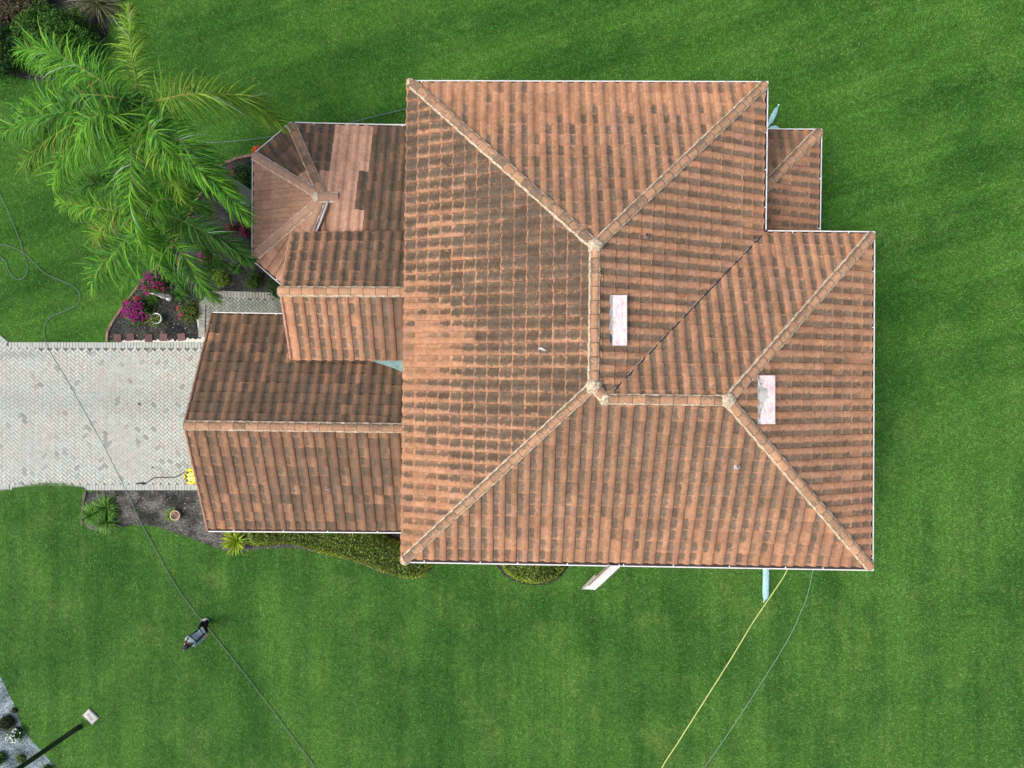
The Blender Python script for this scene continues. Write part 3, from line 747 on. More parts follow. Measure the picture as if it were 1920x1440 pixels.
# ---- entry roof (gable, above the garage roof)
ZP = 4.45; SP = 0.5
ET0, EB0 = P(549, 436, ZP), P(544, 673, ZP); xe1 = -3.1
x0 = (ET0.x+EB0.x)/2; ET0.x = EB0.x = x0
ET1, EB1 = Vector((xe1, ET0.y, ZP)), Vector((xe1, EB0.y-0.03, ZP))
pEN = plane_eave(ET1, ET0, SP, ZP); pES = plane_eave(EB0, EB1, SP, ZP)
ER0, ER1 = ridge_pt(pEN, pES, x0), ridge_pt(pEN, pES, xe1)
def wEN(x, y, i, j, u, v, r): return (cl(0.66+r.uniform(-.12, .1)), cl(0.35+0.5*cl((x+6.6)/2.6)+r.uniform(-.15, .15)), 0, 0.8)
def wES(x, y, i, j, u, v, r):
    e = x < -7.05
    return (0.1 if e else cl(0.66+r.uniform(-.2, .15)), 0.02 if e else cl(0.12+0.75*cl((x+5.2)/1.8)+r.uniform(-.08, .15)), 0)
acc = new_acc()
tile_face(acc, ET1, ET0, [[ET1, ET0, ER0, ER1]], SP, ZP, wEN, TC=0.395, TW=0.352, seed=21, inset=0)
tile_face(acc, EB0, EB1, [[EB0, EB1, ER1, ER0]], SP, ZP, wES, TC=0.395, TW=0.352, seed=22, inset=0)
entry_roof = roof_obj('entry_roof', acc)
cap_run('ridge_cap', ER0-Vector((0.04, 0, 0)), ER1, entry_roof, rad=0.13, stain=-.1, slope=SP)
rake(entry_roof, ET0, ER0, 0.035, (0.55, 0.33, 0.23)); rake(entry_roof, EB0, ER0, 0.045, (0.50, 0.29, 0.20))

# ---- turret roof with the long north slope
ZT = 2.9; ST = 0.34
T = [P(a, c, ZT) for a, c in ((545, 229), (473, 290), (472, 488), (534, 541))]   # north-west corner, west upper, west lower, south-west corner
TE = P(770, 235, ZT); TE.x = -3.1
nN = plane_eave(TE, T[0], ST, ZT)
AP = P(607, 371, 3.9); AP.z = nN[0]*AP.x+nN[1]*AP.y+nN[2]
AP = P(607, 371, AP.z); AP.z = nN[0]*AP.x+nN[1]*AP.y+nN[2]
print('turret apex z', AP.z, 'ridge px', 960+ER0.x*F/(H-ER0.z), 720-ER0.y*F/(H-ER0.z), 'garage', 960+GR0.x*F/(H-GR0.z), 720-GR0.y*F/(H-GR0.z))
def facet(acc, A, B, poly, wear, seed, TW=0.335, TC=0.38, inset=0.12):
    """facet through its eave and the apex: slope found from the apex height"""
    t = (B-A); t.z = 0; t.normalize(); n2 = Vector((-t.y, t.x, 0)); dd = (AP-A).dot(n2)
    tile_face(acc, A, B, [poly], (AP.z-ZT)/dd, ZT, wear, TW=TW, TC=TC, seed=seed, inset=inset)
clean = lambda x, y, i, j, u, v, r: (0.1, 0.05, 0.92)
def wTN(x, y, i, j, u, v, r):
    # x limits of the relaid pale strip follow the tile edges in the photograph
    xl, xr = -6.30, -5.02
    if v > 0.9: xl -= 0.05
    if v > 1.9: xl -= 0.15; xr -= 0.12
    if v > 2.6: xl -= 0.28
    if v > 3.3: xr += 0.05
    if xl < x < xr: return (0.05, 0.02, 1.0)
    return (cl(0.75+r.uniform(-.2, .1)), cl(0.85+(0.15 if x > xr else 0)+r.uniform(-.35, .15)), 0, 0.7)
wTNW = lambda x, y, i, j, u, v, r: (cl(0.6+r.uniform(-.2, .1)), cl(0.92+r.uniform(-.3, .2)), 0 if v < 2.1 else 0.9, 0.6)
wTW = lambda x, y, i, j, u, v, r: (0.1, 0.5, 0.72+r.uniform(-.15, .1))
acc = new_acc()
S0 = P(700, 541, ZT); S0.z = ZT
xp = AP.x+0.3
topy = 4.75
def onN(x, y): return Vector((x, y, nN[0]*x+nN[1]*y+nN[2]))
tile_face(acc, TE, T[0], [[TE, T[0], AP, onN(xp, AP.y), onN(xe1, AP.y)], [onN(xp, AP.y), onN(xp, topy), onN(xe1, topy), onN(xe1, AP.y)]], ST, ZT, wTN, TW=0.335, TC=0.38, seed=31, uoff=0.1)
facet(acc, T[0], T[1], [T[0], T[1], AP], wTNW, 32)
facet(acc, T[1], T[2], [T[1], T[2], AP], wTW, 33)
facet(acc, T[2], T[3], [T[2], T[3], AP], wTW, 34)
SE_ = Vector((AP.x+0.28, T[3].y, ZT)); slS = (AP.z-ZT)/(AP.y-T[3].y)
tile_face(acc, T[3], Vector((AP.x+2, T[3].y, ZT)), [[T[3], SE_, Vector((SE_.x, AP.y, AP.z)), AP]], slS, ZT, lambda *a: (0.2, 0.75, 0.45), TW=0.335, TC=0.38, seed=35)
turret_roof = roof_obj('turret_roof', acc)
b = MB()   # upstand wall below the open edge of the long north slope
b.face([onN(xp, AP.y), onN(xp, topy), Vector((xp, topy, 3.0)), Vector((xp, AP.y, 3.0))], (0.30, 0.20, 0.16))
b.build('upstand', M['v'], turret_roof)
random.seed(8)
for a, st, nw in ((T[0], 0.3, 0.0), (T[1], -.6, 1.0), (T[2], -.5, 1.0), (T[3], -.6, 0.7)):
    d_ = (AP-a).normalized(); cap_run('hip_cap', a+d_*0.20, AP-d_*0.16, turret_roof, rad=0.135, stain=st, new=nw, mort='mortar_new' if nw else 'mortar', slope=0.3, sides=(1, 1) if a is not T[3] else (0, 1))
cap_run('ridge_cap', AP-Vector((0.12, 0, -0.03)), AP+Vector((0.52, 0, 0.02)), turret_roof, rad=0.15, stain=-.6, new=1.0, seg=0.7, mort='mortar_new', slope=0.3)
mortar_blob(AP+Vector((-.2, 0.02, 0.05)), turret_roof, 0.17, 'mortar_new', 0.12)
b = MB()  # grey lead strip beside the last hip
q0 = AP+Vector((0.18, -0.15, 0.13)); q1 = AP+(T[3]-AP)*0.42+Vector((0.30, 0, 0.12))
b.tube([q0, q0.lerp(q1, .5)+Vector((.02, 0, .01)), q1], [0.05, 0.045, 0.055], 6, (0.33, 0.33, 0.37))
b.build('flashing', M['vm'], turret_roof)
gutter('gutter', [TE, T[0], T[1], T[2], T[3]], ZT+0.035, seed=9, straps=True)

# ---- low side roof on the east
ZS = 2.9; SS = 0.36
N0, N1, N2 = P(1400, 241, ZS), P(1541, 242, ZS), P(1537.5, 470, ZS)
pSN = plane_eave(N1, N0, SS, ZS); pSE = plane_eave(N2, N1, SS, ZS)
xi = P(1400, 300, ZS).x
def hz(pl, x, y): return Vector((x, y, pl[0]*x+pl[1]*y+pl[2]))
dN = min(N1.x-xi, 4.0); HC = Vector((xi, 0, 0)); 
yy = ((pSE[0]-pSN[0])*xi+pSE[2]-pSN[2])/(pSN[1]-pSE[1]); HC = hz(pSN, xi, yy)
NW_ = Vector((xi, N0.y, ZS)); SW_ = hz(pSE, xi, N2.y)
acc = new_acc()
wSN = lambda x, y, i, j, u, v, r: (cl(0.55+r.uniform(-.2, .2)), cl(0.45+r.uniform(-.2, .25)), 0)
wSE = lambda x, y, i, j, u, v, r: (cl(0.70+r.uniform(-.2, .1)), cl(0.15+r.uniform(-.1, .15)), 0)
tile_face(acc, N1, NW_, [[N1, NW_, HC]], SS, ZS, wSN, TC=0.40, TW=0.36, seed=41)
tile_face(acc, N2, N1, [[N2, N1, HC, SW_]], SS, ZS, wSE, TC=0.40, TW=0.36, seed=42, inset=.15)
side_roof = roof_obj('side_roof', acc)
d_ = (HC-N1).normalized(); cap_run('hip_cap', N1+d_*0.24, HC, side_roof, rad=0.15, stain=0.25, slope=SS)
gutter('gutter', [N2, N1, NW_], ZS+0.035, seed=12)

# ---- metal cricket between entry wall and main wall
b = MB()
b.face([P(682, 672, 3.95), P(775, 672, 4.15), P(775, 708, 4.15), P(757, 699, 4.02), P(735, 689, 4.0), P(715, 683, 3.97)], (1, 1, 1))
b.face([P(682, 672, 3.95), P(775, 672, 4.15), P(775, 650, 4.15), P(682, 650, 3.95)])
o = hb(b, 'cricket_flashing', M['teal'])

# ---- walls, soffits, openings
b = MB()
def walls(pts, z0, z1):
    for i in range(len(pts)):
        p, q = pts[i], pts[(i+1) % len(pts)]
        b.face([(p[0], p[1], z0), (q[0], q[1], z0), (q[0], q[1], z1), (p[0], p[1], z1)])
def inset_poly(pts, d):
    out = []; n = len(pts)
    for i in range(n):
        t1 = (pts[i]-pts[i-1]); t1.z = 0; t1.normalize(); t2 = (pts[(i+1) % n]-pts[i]); t2.z = 0; t2.normalize()
        n1 = Vector((-t1.y, t1.x, 0)); n2 = Vector((-t2.y, t2.x, 0)); m = (n1+n2).normalized()
        out.append(pts[i]+m*d/max(.3, m.dot(n1)))
    return out
Wm = inset_poly([BL, BR, VE, V_, TR, TL], 0.65); walls(Wm, 0, ZM-0.05)
Wg = [Vector((GB0.x+.6, GB0.y+.6, 0)), Vector((-3.0, GB0.y+.6, 0)), Vector((-3.0, GT0.y-.6, 0)), Vector((GB0.x+.6, GT0.y-.6, 0))]
walls(Wg, 0, ZG-0.05)
We = [Vector((x0+.5, EB0.y+.4, 0)), Vector((-3.0, EB0.y+.4, 0)), Vector((-3.0, ET0.y-.4, 0)), Vector((x0+.5, ET0.y-.4, 0))]
walls(We, 0, ZP-0.02)
Wt = inset_poly([T[1], T[2], T[3], Vector((-3.0, T[3].y, 0)), Vector((-3.0, T[0].y, 0)), T[0]], 0.5); walls(Wt, 0, ZT-0.05)
Ws = inset_poly([N2, N1, NW_, Vector((NW_.x, N2.y, 0))], 0.45); walls(Ws, 0, ZS-0.05)
# gable ends
for A_, B_, R_, zb in ((Wg[3], Wg[0], GR0, ZG-0.05), (We[3], We[0], ER0, ZP-0.02)):
    b.face([(A_.x, A_.y, zb), (B_.x, B_.y, zb), (A_.x, R_.y, R_.z-0.12)])
# soffits
for pl, z in (([BL, BR, VE, V_, TR, TL], ZM-0.03), ([T[1], T[2], T[3], Vector((-3.0, T[3].y, 0)), Vector((-3.0, T[0].y, 0)), T[0]], ZT-0.03), ([N2, N1, NW_, Vector((NW_.x, N2.y, 0))], ZS-0.03), ([GB0, GB1, GT1, GT0], ZG-0.03), ([EB0, EB1, ET1, ET0], ZP-0.03)):
    b.face([(p.x, p.y, z) for p in inset_poly(pl, 0.05)])
hb(b, 'wall', M['stucco'])
# fascia along the bare western eave and the gable rakes
b = MB(); b.box((TL+BL)/2+Vector((0.03, 0, -0.09)), 0.03, (TL-BL).length-0.1, 0.20, rz=math.atan2((TL-BL).y, (TL-BL).x)-math.pi/2)
b.box((EB0+EB1)/2+Vector((0, 0.05, -0.08)), (EB1-EB0).length-.2, 0.03, 0.18); b.box((ET0+ET1)/2+Vector((0, -0.05, -0.08)), (EB1-EB0).length-.2, 0.03, 0.18)
hb(b, 'fascia', M['white'])
def window(c, w, h, ang):
    b = MB(); Mx = Matrix.Translation(c) @ Matrix.Rotation(ang, 4, 'Z')
    for dx, dz, sx, sz in ((-w/2, 0, .08, h+.08), (w/2, 0, .08, h+.08), (0, -h/2, w+.08, .08), (0, h/2, w+.08, .08), (0, 0, .05, h)):
        b.box(None, sx, .08, sz, mat=Mx @ Matrix.Translation((dx, 0, dz)), col=(.8, .8, .8))
    f_ = hb(b, 'window', M['white']); b = MB(); b.box(None, w-.02, .02, h-.02, mat=Mx); b.build('pane', M['glass'], f_)
for x in (-1, 3.5, 7.5, 10): 
    for z in (1.5, 4.1): window(Vector((x, Wm[0].y-0.02+(-0.01), z)), 1.2, 1.2, math.atan2((Wm[1]-Wm[0]).y, (Wm[1]-Wm[0]).x))
b = MB(); gx = GB0.x+.6-.03
for k in range(4): b.box((gx, (GB0.y+GT0.y)/2-0.6, 0.3+0.55*k), 0.05, 4.9, 0.53, col=(0.7, 0.68, 0.62))
hb(b, 'garage_door', M['v'])
b = MB(); b.box((x0+.5-.03, (EB0.y+ET0.y)/2, 1.05), 0.06, 1.0, 2.1, col=(0.16, 0.08, 0.05)); dr = hb(b, 'front_door', M['v'])
b = MB(); b.box((x0+.5-.09, (EB0.y+ET0.y)/2-.4, 1.0), 0.05, 0.03, 0.15, col=(0.5, 0.45, 0.3)); b.build('handle', M['vm'], dr)
# ================================================================== VEGETATION BUILDERS
def rvec(): 
    v = Vector((random.gauss(0, 1), random.gauss(0, 1), random.gauss(0, 1))); return v.normalized()
def shade(c, lo=0.7, hi=1.3): k = random.uniform(lo, hi); return (c[0]*k, c[1]*k, c[2]*k)
def leaf(b, p, dirn, nor, L, W, col):
    s = dirn.cross(nor).normalized()*W/2; m = p+dirn*L*0.5+nor*L*0.08
    b.face([p, m-s, p+dirn*L, m+s], col)
def leafball(b, c, rx, ry, rz, n, size, cols, lump=0.25, seed=0, full=False, dens=0.45):
    for _ in range(n):
        d_ = rvec()
        if not full: d_.z = abs(d_.z)*1.1-0.12
        k = (1+lump*mnoise.noise(d_*2.3+Vector((seed, 0, 0)))*1.6)*random.uniform(dens, 1)**0.5
        p = Vector(c)+Vector((d_.x*rx, d_.y*ry, d_.z*rz))*k
        if p.z < 0.02: p.z = random.uniform(0.02, 0.1)
        nn = (d_*0.8+rvec()*0.9+Vector((0, 0, .4))).normalized(); t = nn.cross(rvec()).normalized()
        leaf(b, p, t, nn, size*random.uniform(.7, 1.3), size*random.uniform(.4, .6), shade(random.choice(cols), .65, 1.35))
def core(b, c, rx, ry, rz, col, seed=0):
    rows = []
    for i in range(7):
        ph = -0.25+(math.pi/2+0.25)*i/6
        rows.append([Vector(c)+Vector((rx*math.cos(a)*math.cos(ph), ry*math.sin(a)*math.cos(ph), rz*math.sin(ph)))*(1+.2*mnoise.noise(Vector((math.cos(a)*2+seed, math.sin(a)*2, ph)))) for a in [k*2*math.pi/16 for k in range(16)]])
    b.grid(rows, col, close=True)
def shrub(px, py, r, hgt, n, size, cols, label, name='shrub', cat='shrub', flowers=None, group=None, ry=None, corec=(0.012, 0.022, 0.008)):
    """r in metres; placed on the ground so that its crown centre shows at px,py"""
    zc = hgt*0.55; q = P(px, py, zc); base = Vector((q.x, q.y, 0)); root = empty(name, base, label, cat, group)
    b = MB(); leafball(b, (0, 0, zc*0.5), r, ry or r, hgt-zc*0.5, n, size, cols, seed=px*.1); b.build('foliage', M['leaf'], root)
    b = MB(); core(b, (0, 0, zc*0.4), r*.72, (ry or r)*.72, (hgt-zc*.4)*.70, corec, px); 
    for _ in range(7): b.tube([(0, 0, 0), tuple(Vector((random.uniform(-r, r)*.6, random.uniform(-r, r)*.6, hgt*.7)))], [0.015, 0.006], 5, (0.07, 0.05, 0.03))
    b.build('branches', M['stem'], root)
    if flowers:
        for fx, fy, fr, fn, fc in flowers:          # offsets in metres from the crown; one truss of flowers each
            b = MB()
            for _ in range(max(5, int(fn*.72))):
                d_ = rvec(); k = random.random()**.5
                x = fx+d_.x*fr*k; y = fy+d_.y*fr*k; rr = min(1, math.hypot(x/r, y/(ry or r))); z = zc*0.5+(hgt-zc*0.5)*math.sqrt(max(0, 1-rr*rr))+random.uniform(-.03, .05)
                c0 = random.choice(fc); p = Vector((x, y, z))
                for s_ in range(5):                 # a little bract cluster
                    dd = (rvec()+Vector((0, 0, .5))).normalized(); nn = (rvec()+Vector((0, 0, 1.2))).normalized(); t = nn.cross(dd).normalized()
                    leaf(b, p+t*-0.01, t, nn, 0.055, 0.05, shade(c0, .75, 1.25))
            b.build('flowers', M['petal'], root)
    return root
def blade(b, o, az, L, el, droop, w, col, segs=5, tipcol=None):
    d0 = Vector((math.cos(az)*math.cos(el), math.sin(az)*math.cos(el), math.sin(el))); s = Vector((-math.sin(az), math.cos(az), 0))
    p = Vector(o); prev = None
    for i in range(segs+1):
        f_ = i/segs; ww = w*(1-f_)**0.7*(0.6+0.4*min(1, f_*4)); a, c = p-s*ww/2+Vector((0, 0, ww*.15)), p+s*ww/2+Vector((0, 0, ww*.15))
        if prev: b.face([prev[0], a, c, prev[1]], col if not tipcol or f_ < .6 else tipcol)
        prev = (a, c); d1 = (d0+Vector((0, 0, -droop*(f_+.1)**1.3))).normalized(); p = p+d1*L/segs
        if p.z < 0.02: p.z = 0.02
def spiky(px, py, r, n, cols, label, w=0.035, name='spiky_plant', cat='plant', group=None, hgt=0.25, base_z=0.0, parent=None, droop=1.1):
    q = P(px, py, hgt*0.6)
    b = MB()
    for i in range(n):
        blade(b, (random.uniform(-.03, .03), random.uniform(-.03, .03), 0.02), random.uniform(0, 2*math.pi), r*random.uniform(.75, 1.25)*1.15, random.uniform(.15, 1.25), droop*random.uniform(.6, 1.3), w*random.uniform(.7, 1.2), shade(random.choice(cols), .7, 1.3))
    if parent is not None:
        o = b.build('plant', M['leaf'], parent); o.location = (0, 0, base_z); return o
    root = empty(name, Vector((q.x, q.y, 0)), label, cat, group)
    b.build('leaves', M['leaf'], root)
    b = MB(); b.lathe((0, 0, 0), [(0.03, 0), (0.045, 0.04), (0.02, 0.09)], 8, (0.05, 0.06, 0.02)); b.build('stem', M['stem'], root)
    return root

# ------------------------------------------------------------------ palms
def bez(pts, n):
    """Catmull-Rom through the points"""
    P_ = [pts[0]*2-pts[1]]+list(pts)+[pts[-1]*2-pts[-2]]; out = []
    for i in range(1, len(P_)-2):
        for k in range(n):
            t = k/n; a, b_, c, e = P_[i-1:i+3]
            out.append(0.5*((2*b_)+(-a+c)*t+(2*a-5*b_+4*c-e)*t*t+(-a+3*b_-3*c+e)*t**3))
    out.append(pts[-1].copy()); return out
def resample(pts, step):
    out = [pts[0].copy()]; acc_ = 0
    for a, c in zip(pts, pts[1:]):
        L = (c-a).length
        while acc_+L >= step:
            f_ = (step-acc_)/L; a = a.lerp(c, f_); out.append(a.copy()); L = (c-a).length; acc_ = 0
        acc_ += L
    return out
def frond(root, O, pts, Lm=0.72, cols=None, yellow=0.0, start=0.13, dens=1.0, droop=1.0):
    pts = [p-O for p in pts]; sp = resample(bez(pts, 10), 0.027/dens); n = len(sp)
    b = MB()
    for i in range(n):
        f_ = i/(n-1)
        if f_ < start: continue
        t = (sp[min(n-1, i+2)]-sp[max(0, i-2)]).normalized(); s = t.cross(Vector((0, 0, 1))).normalized(); u = s.cross(t)
        env = min(1, (f_-start)/0.16+0.35)*(1-max(0, (f_-0.72)/0.28)**1.6*0.62)
        for sd in (-1, 1):
            L = Lm*1.42*env*random.uniform(.72, 1.12); fwd = 0.16+0.70*f_+random.gauss(0, .16); el = random.gauss(0.34, 0.42)
            dr = (s*sd*math.cos(fwd)+t*math.sin(fwd)); dr = (dr*math.cos(el)+u*math.sin(el)).normalized()
            w = random.uniform(.026, .046); col = shade(random.choice(cols), .65, 1.4)
            if random.random() < yellow: col = shade((0.20, 0.19, 0.03), .8, 1.2)
            if random.random() < 0.008: col = shade((0.30, 0.42, 0.30), .9, 1.2)
            if random.random() < 0.012: col = shade((0.22, 0.14, 0.06), .8, 1.2)
            p = sp[i].copy(); prev = None; kd = droop*random.uniform(.7, 1.45)
            for k in range(5):
                g = k/4; sv = dr.cross(Vector((0, 0, 1)))
                sv = sv.normalized() if sv.length > .1 else s
                sv = (sv+Vector((0, 0, random.uniform(-.5, .5)))).normalized()*w*(1-g)**.75/2*(1.0 if k else .6)
                a, c = p-sv, p+sv
                if prev: b.face([prev[0], a, c, prev[1]], col)
                prev = (a, c); dr = (dr+Vector((0, 0, -0.36*kd*(1+g)))).normalized(); p = p+dr*L/4
    fo = b.build('frond', M['leaf'], root)
    b = MB(); idx = list(range(0, n, 5))+[n-1]
    b.tube([sp[i]-Vector((0, 0, .005)) for i in idx], [max(0.006, 0.042*(1-i/n)**1.1) for i in idx], 6, (0.22, 0.24, 0.06) if yellow else (0.13, 0.20, 0.05))
    b.build('rachis', M['stem'], fo)
G1 = [(q[0]*1.6, q[1]*1.38, q[2]*0.9) for q in [(0.060, 0.215, 0.022), (0.085, 0.27, 0.030), (0.038, 0.150, 0.018), (0.11, 0.27, 0.04), (0.05, 0.19, 0.05)]]
G2 = [(q[0]*1.45, q[1]*1.3, q[2]*0.9) for q in [(0.035, 0.135, 0.022), (0.050, 0.175, 0.028), (0.025, 0.095, 0.016), (0.06, 0.17, 0.05)]]
G3 = [(q[0]*1.35, q[1]*1.2, q[2]*.9) for q in [(0.12, 0.27, 0.03), (0.16, 0.31, 0.05), (0.08, 0.20, 0.025)]]
random.seed(31)
OA = P(466, 372, 0); pa = empty('palm_tree', OA, 'tall palm with pale swollen trunk and bright green drooping fronds beside the turret roof', 'palm tree', 'palms by the house')
CA = P(264, 207, 8.1)
b = MB(); tr = [(0, .31), (.3, .34), (1.0, .29), (2.2, .20), (4, .165), (6, .15), (7.0, .15), (7.7, .11), (8.2, .05)]
axis = lambda z: (CA-OA)*(z/8.1)*Vector((1, 1, 0)).length*0 + Vector(((CA.x-OA.x)*(z/8.1)**1.3, (CA.y-OA.y)*(z/8.1)**1.3, z))
rows = []
for z in np.linspace(0, 8.2, 60):
    r = np.interp(z, [a[0] for a in tr], [a[1] for a in tr])*(1+0.02*math.sin(z*22)); c = axis(z)
    rows.append([c+Vector((math.cos(a)*r, math.sin(a)*r, 0)) for a in [k*2*math.pi/18 for k in range(18)]])
b.grid(rows[:51], (0.33, 0.375, 0.355), close=True)
b.build('trunk', M['stem'], pa, smooth=True)
b = MB(); b.grid(rows[50:], (0.10, 0.24, 0.05), close=True); b.build('crown_shaft', M['stem'], pa, smooth=True)
def FR(O, root, l, C, zc, **k):
    pts = [C.copy()]+[P(x, y, z) for x, y, z in l]; frond(root, O, pts, **k)
A_ = [
 ([(258, 165, 8.9), (246, 95, 8.8), (240, 35, 8.0), (243, 8, 7.3)], dict(cols=G3, Lm=.68)),
 ([(225, 178, 9.0), (165, 135, 9.2), (95, 98, 8.5), (38, 92, 7.4)], dict(cols=G1, Lm=1.0)),
 ([(232, 182, 8.6), (185, 158, 8.6), (120, 130, 7.8), (60, 118, 6.8)], dict(cols=G1, Lm=.7)),
 ([(300, 188, 9.0), (375, 175, 9.0), (455, 185, 8.2), (528, 232, 7.0)], dict(cols=G3, Lm=.86, start=.2, yellow=.04)),
 ([(285, 240, 9.0), (330, 290, 9.1), (400, 340, 8.4), (468, 415, 7.2)], dict(cols=G1, Lm=.72)),
 ([(298, 232, 9.1), (345, 270, 9.1), (395, 312, 8.4), (428, 358, 7.4)], dict(cols=G1+G2, Lm=.72)),
 ([(262, 245, 9.0), (290, 290, 8.9), (318, 330, 8.2), (342, 378, 7.4)], dict(cols=G3, Lm=.6, yellow=.05)),
 ([(225, 215, 9.0), (160, 210, 9.1), (80, 218, 8.5), (2, 250, 7.2)], dict(cols=G2+G1, Lm=.95)),
 ([(215, 222, 8.8), (150, 230, 8.7), (85, 262, 7.6), (42, 315, 6.2)], dict(cols=G3+G2, Lm=.95, yellow=.08)),
 ([(220, 235, 8.9), (165, 255, 8.7), (125, 290, 7.8), (103, 345, 6.6)], dict(cols=G1, Lm=.85)),
 ([(235, 215, 9.4), (200, 215, 9.9), (165, 225, 10.0), (152, 262, 9.3)], dict(cols=G1, Lm=.8)),
 ([(250, 250, 8.9), (246, 315, 8.8), (245, 390, 8.0), (262, 455, 7.0)], dict(cols=G1, Lm=.72)),
 ([(238, 240, 8.6), (225, 300, 8.4), (218, 350, 7.6), (232, 400, 6.6)], dict(cols=G2, Lm=.65)),
 ([(272, 225, 9.3), (300, 262, 9.5), (310, 312, 8.6), (322, 340, 8.0)], dict(cols=G1, Lm=.55)),
 ([(205, 205, 8.8), (150, 195, 8.9), (90, 192, 8.2), (35, 210, 7.0)], dict(cols=G1, Lm=.8)),
 ([(240, 190, 9.4), (200, 180, 9.8), (150, 178, 9.5), (118, 192, 8.6)], dict(cols=G2, Lm=.6, yellow=.06)),
]
for l, k in A_: FR(OA, pa, l, CA, 8.1, **k)
b = MB()   # unopened spear leaf
b.tube([CA-OA, CA-OA+Vector((.1, -.15, .9)), CA-OA+Vector((.35, -.5, 1.5))], [.04, .03, .006], 6, (0.30, 0.42, 0.30)); b.build('spear_leaf', M['stem'], pa)

OB = P(424, 478, 0); CB = P(280, 405, 5.8); pb = empty('palm_tree', OB, 'lower palm with darker fronds spreading over the flower bed below the taller one', 'palm tree', 'palms by the house')
b = MB(); rows = []
for z in np.linspace(0, 5.9, 46):
    r = np.interp(z, [0, .3, 1, 3, 5, 5.9], [.24, .25, .19, .14, .12, .05])*(1+0.03*math.sin(z*24)); q = (CB-OB)*(z/5.8)
    rows.append([Vector((q.x, q.y, z))+Vector((math.cos(a)*r, math.sin(a)*r, 0)) for a in [k*2*math.pi/14 for k in range(14)]])
b.grid(rows, (0.24, 0.24, 0.21), close=True); b.build('trunk', M['stem'], pb, smooth=True)
B_ = [
 ([(240, 400, 6.6), (185, 390, 6.7), (135, 383, 6.1), (108, 378, 5.4)], dict(cols=G1+G3, Lm=.62)),
 ([(235, 405, 6.4), (200, 420, 6.5), (182, 445, 6.0), (200, 492, 5.0)], dict(cols=G3, Lm=.62, yellow=.12)),
 ([(245, 440, 6.3), (215, 475, 6.2), (185, 500, 5.5), (172, 545, 4.5)], dict(cols=G1+G2, Lm=.9)),
 ([(262, 450, 6.5), (262, 440, 6.7), (290, 480, 6.3), (318, 520, 5.4)], dict(cols=G1, Lm=.55)),
 ([(310, 440, 6.2), (345, 480, 6.0), (370, 525, 5.2), (402, 562, 4.2)], dict(cols=G1+G2, Lm=.72)),
 ([(320, 405, 6.3), (375, 430, 6.2), (425, 455, 5.4), (472, 490, 4.4)], dict(cols=G2, Lm=.72)),
 ([(290, 380, 6.6), (315, 372, 6.8), (350, 374, 6.4), (395, 398, 5.3)], dict(cols=G1, Lm=.65)),
 ([(275, 370, 6.4), (262, 335, 6.4), (235, 310, 5.8), (205, 318, 5.0)], dict(cols=G2, Lm=.62)),
 ([(250, 375, 6.4), (215, 350, 6.3), (170, 345, 5.5), (130, 365, 4.6)], dict(cols=G2, Lm=.62)),
 ([(268, 455, 6.1), (258, 495, 5.9), (235, 525, 5.2), (230, 550, 4.6)], dict(cols=G1+G2, Lm=.62)),
 ([(300, 455, 5.8), (320, 490, 5.4), (330, 525, 4.6), (345, 548, 4.0)], dict(cols=G2, Lm=.6)),
 ([(310, 375, 6.0), (345, 350, 5.8), (385, 350, 5.2), (420, 365, 4.4)], dict(cols=G2, Lm=.6)),
 ([(330, 415, 5.6), (375, 450, 5.2), (400, 480, 4.6), (420, 500, 4.0)], dict(cols=G2, Lm=.55)),
]
for l, k in B_: FR(OB, pb, l, CB, 5.8, **k)

# ------------------------------------------------------------------ shrubs and flowers of the bed by the turret
DG = [(0.040, 0.125, 0.024), (0.065, 0.175, 0.032), (0.028, 0.085, 0.018)]
MG = [(0.09, 0.21, 0.03), (0.13, 0.27, 0.045), (0.06, 0.15, 0.025)]
YG = [(0.19, 0.32, 0.03), (0.25, 0.40, 0.05), (0.12, 0.22, 0.02)]
MAG = [(0.42, 0.025, 0.24), (0.52, 0.04, 0.32), (0.34, 0.025, 0.27), (.20, .04, .12)]; RED = [(0.50, 0.03, 0.08), (0.55, 0.05, 0.16)]
random.seed(41)
bg_ = 'flowering bougainvillea bushes in the bed'
shrub(254, 582, .60, .75, 900, .07, MG, 'large bougainvillea covered in dense magenta flowers at the lawn edge of the bed', 'bougainvillea', 'flowering bush',
      [(-.30, .28, .18, 45, MAG+RED), (.15, .12, .30, 130, MAG), (-.25, -.10, .25, 80, MAG), (.05, -.28, .25, 75, MAG), (.35, -.25, .2, 45, MAG), (0.1, .45, .15, 25, RED)], bg_)
shrub(287, 530, .55, .8, 800, .07, MG, 'bougainvillea with magenta and red flowers above the white statue', 'bougainvillea', 'flowering bush',
      [(-.05, .25, .28, 90, MAG), (.30, .30, .15, 35, MAG), (-.35, .0, .15, 22, MAG), (.25, -.10, .28, 55, MAG+RED), (-.2, -.3, .3, 35, RED+MAG)], bg_)
shrub(382, 487, .38, .6, 420, .07, DG, 'small bougainvillea with a magenta tuft half under the palm fronds', 'bougainvillea', 'flowering bush',
      [(-.02, .02, .2, 60, MAG), (-.05, .25, .06, 14, MAG)], bg_)
shrub(450, 328, .55, .7, 800, .065, DG, 'dark bush with a few pink flowers against the turret gutter', 'bougainvillea', 'flowering bush',
      [(-.28, .22, .10, 18, MAG), (-.22, 0.0, .12, 16, RED+[(.5, .08, .12)])], bg_)
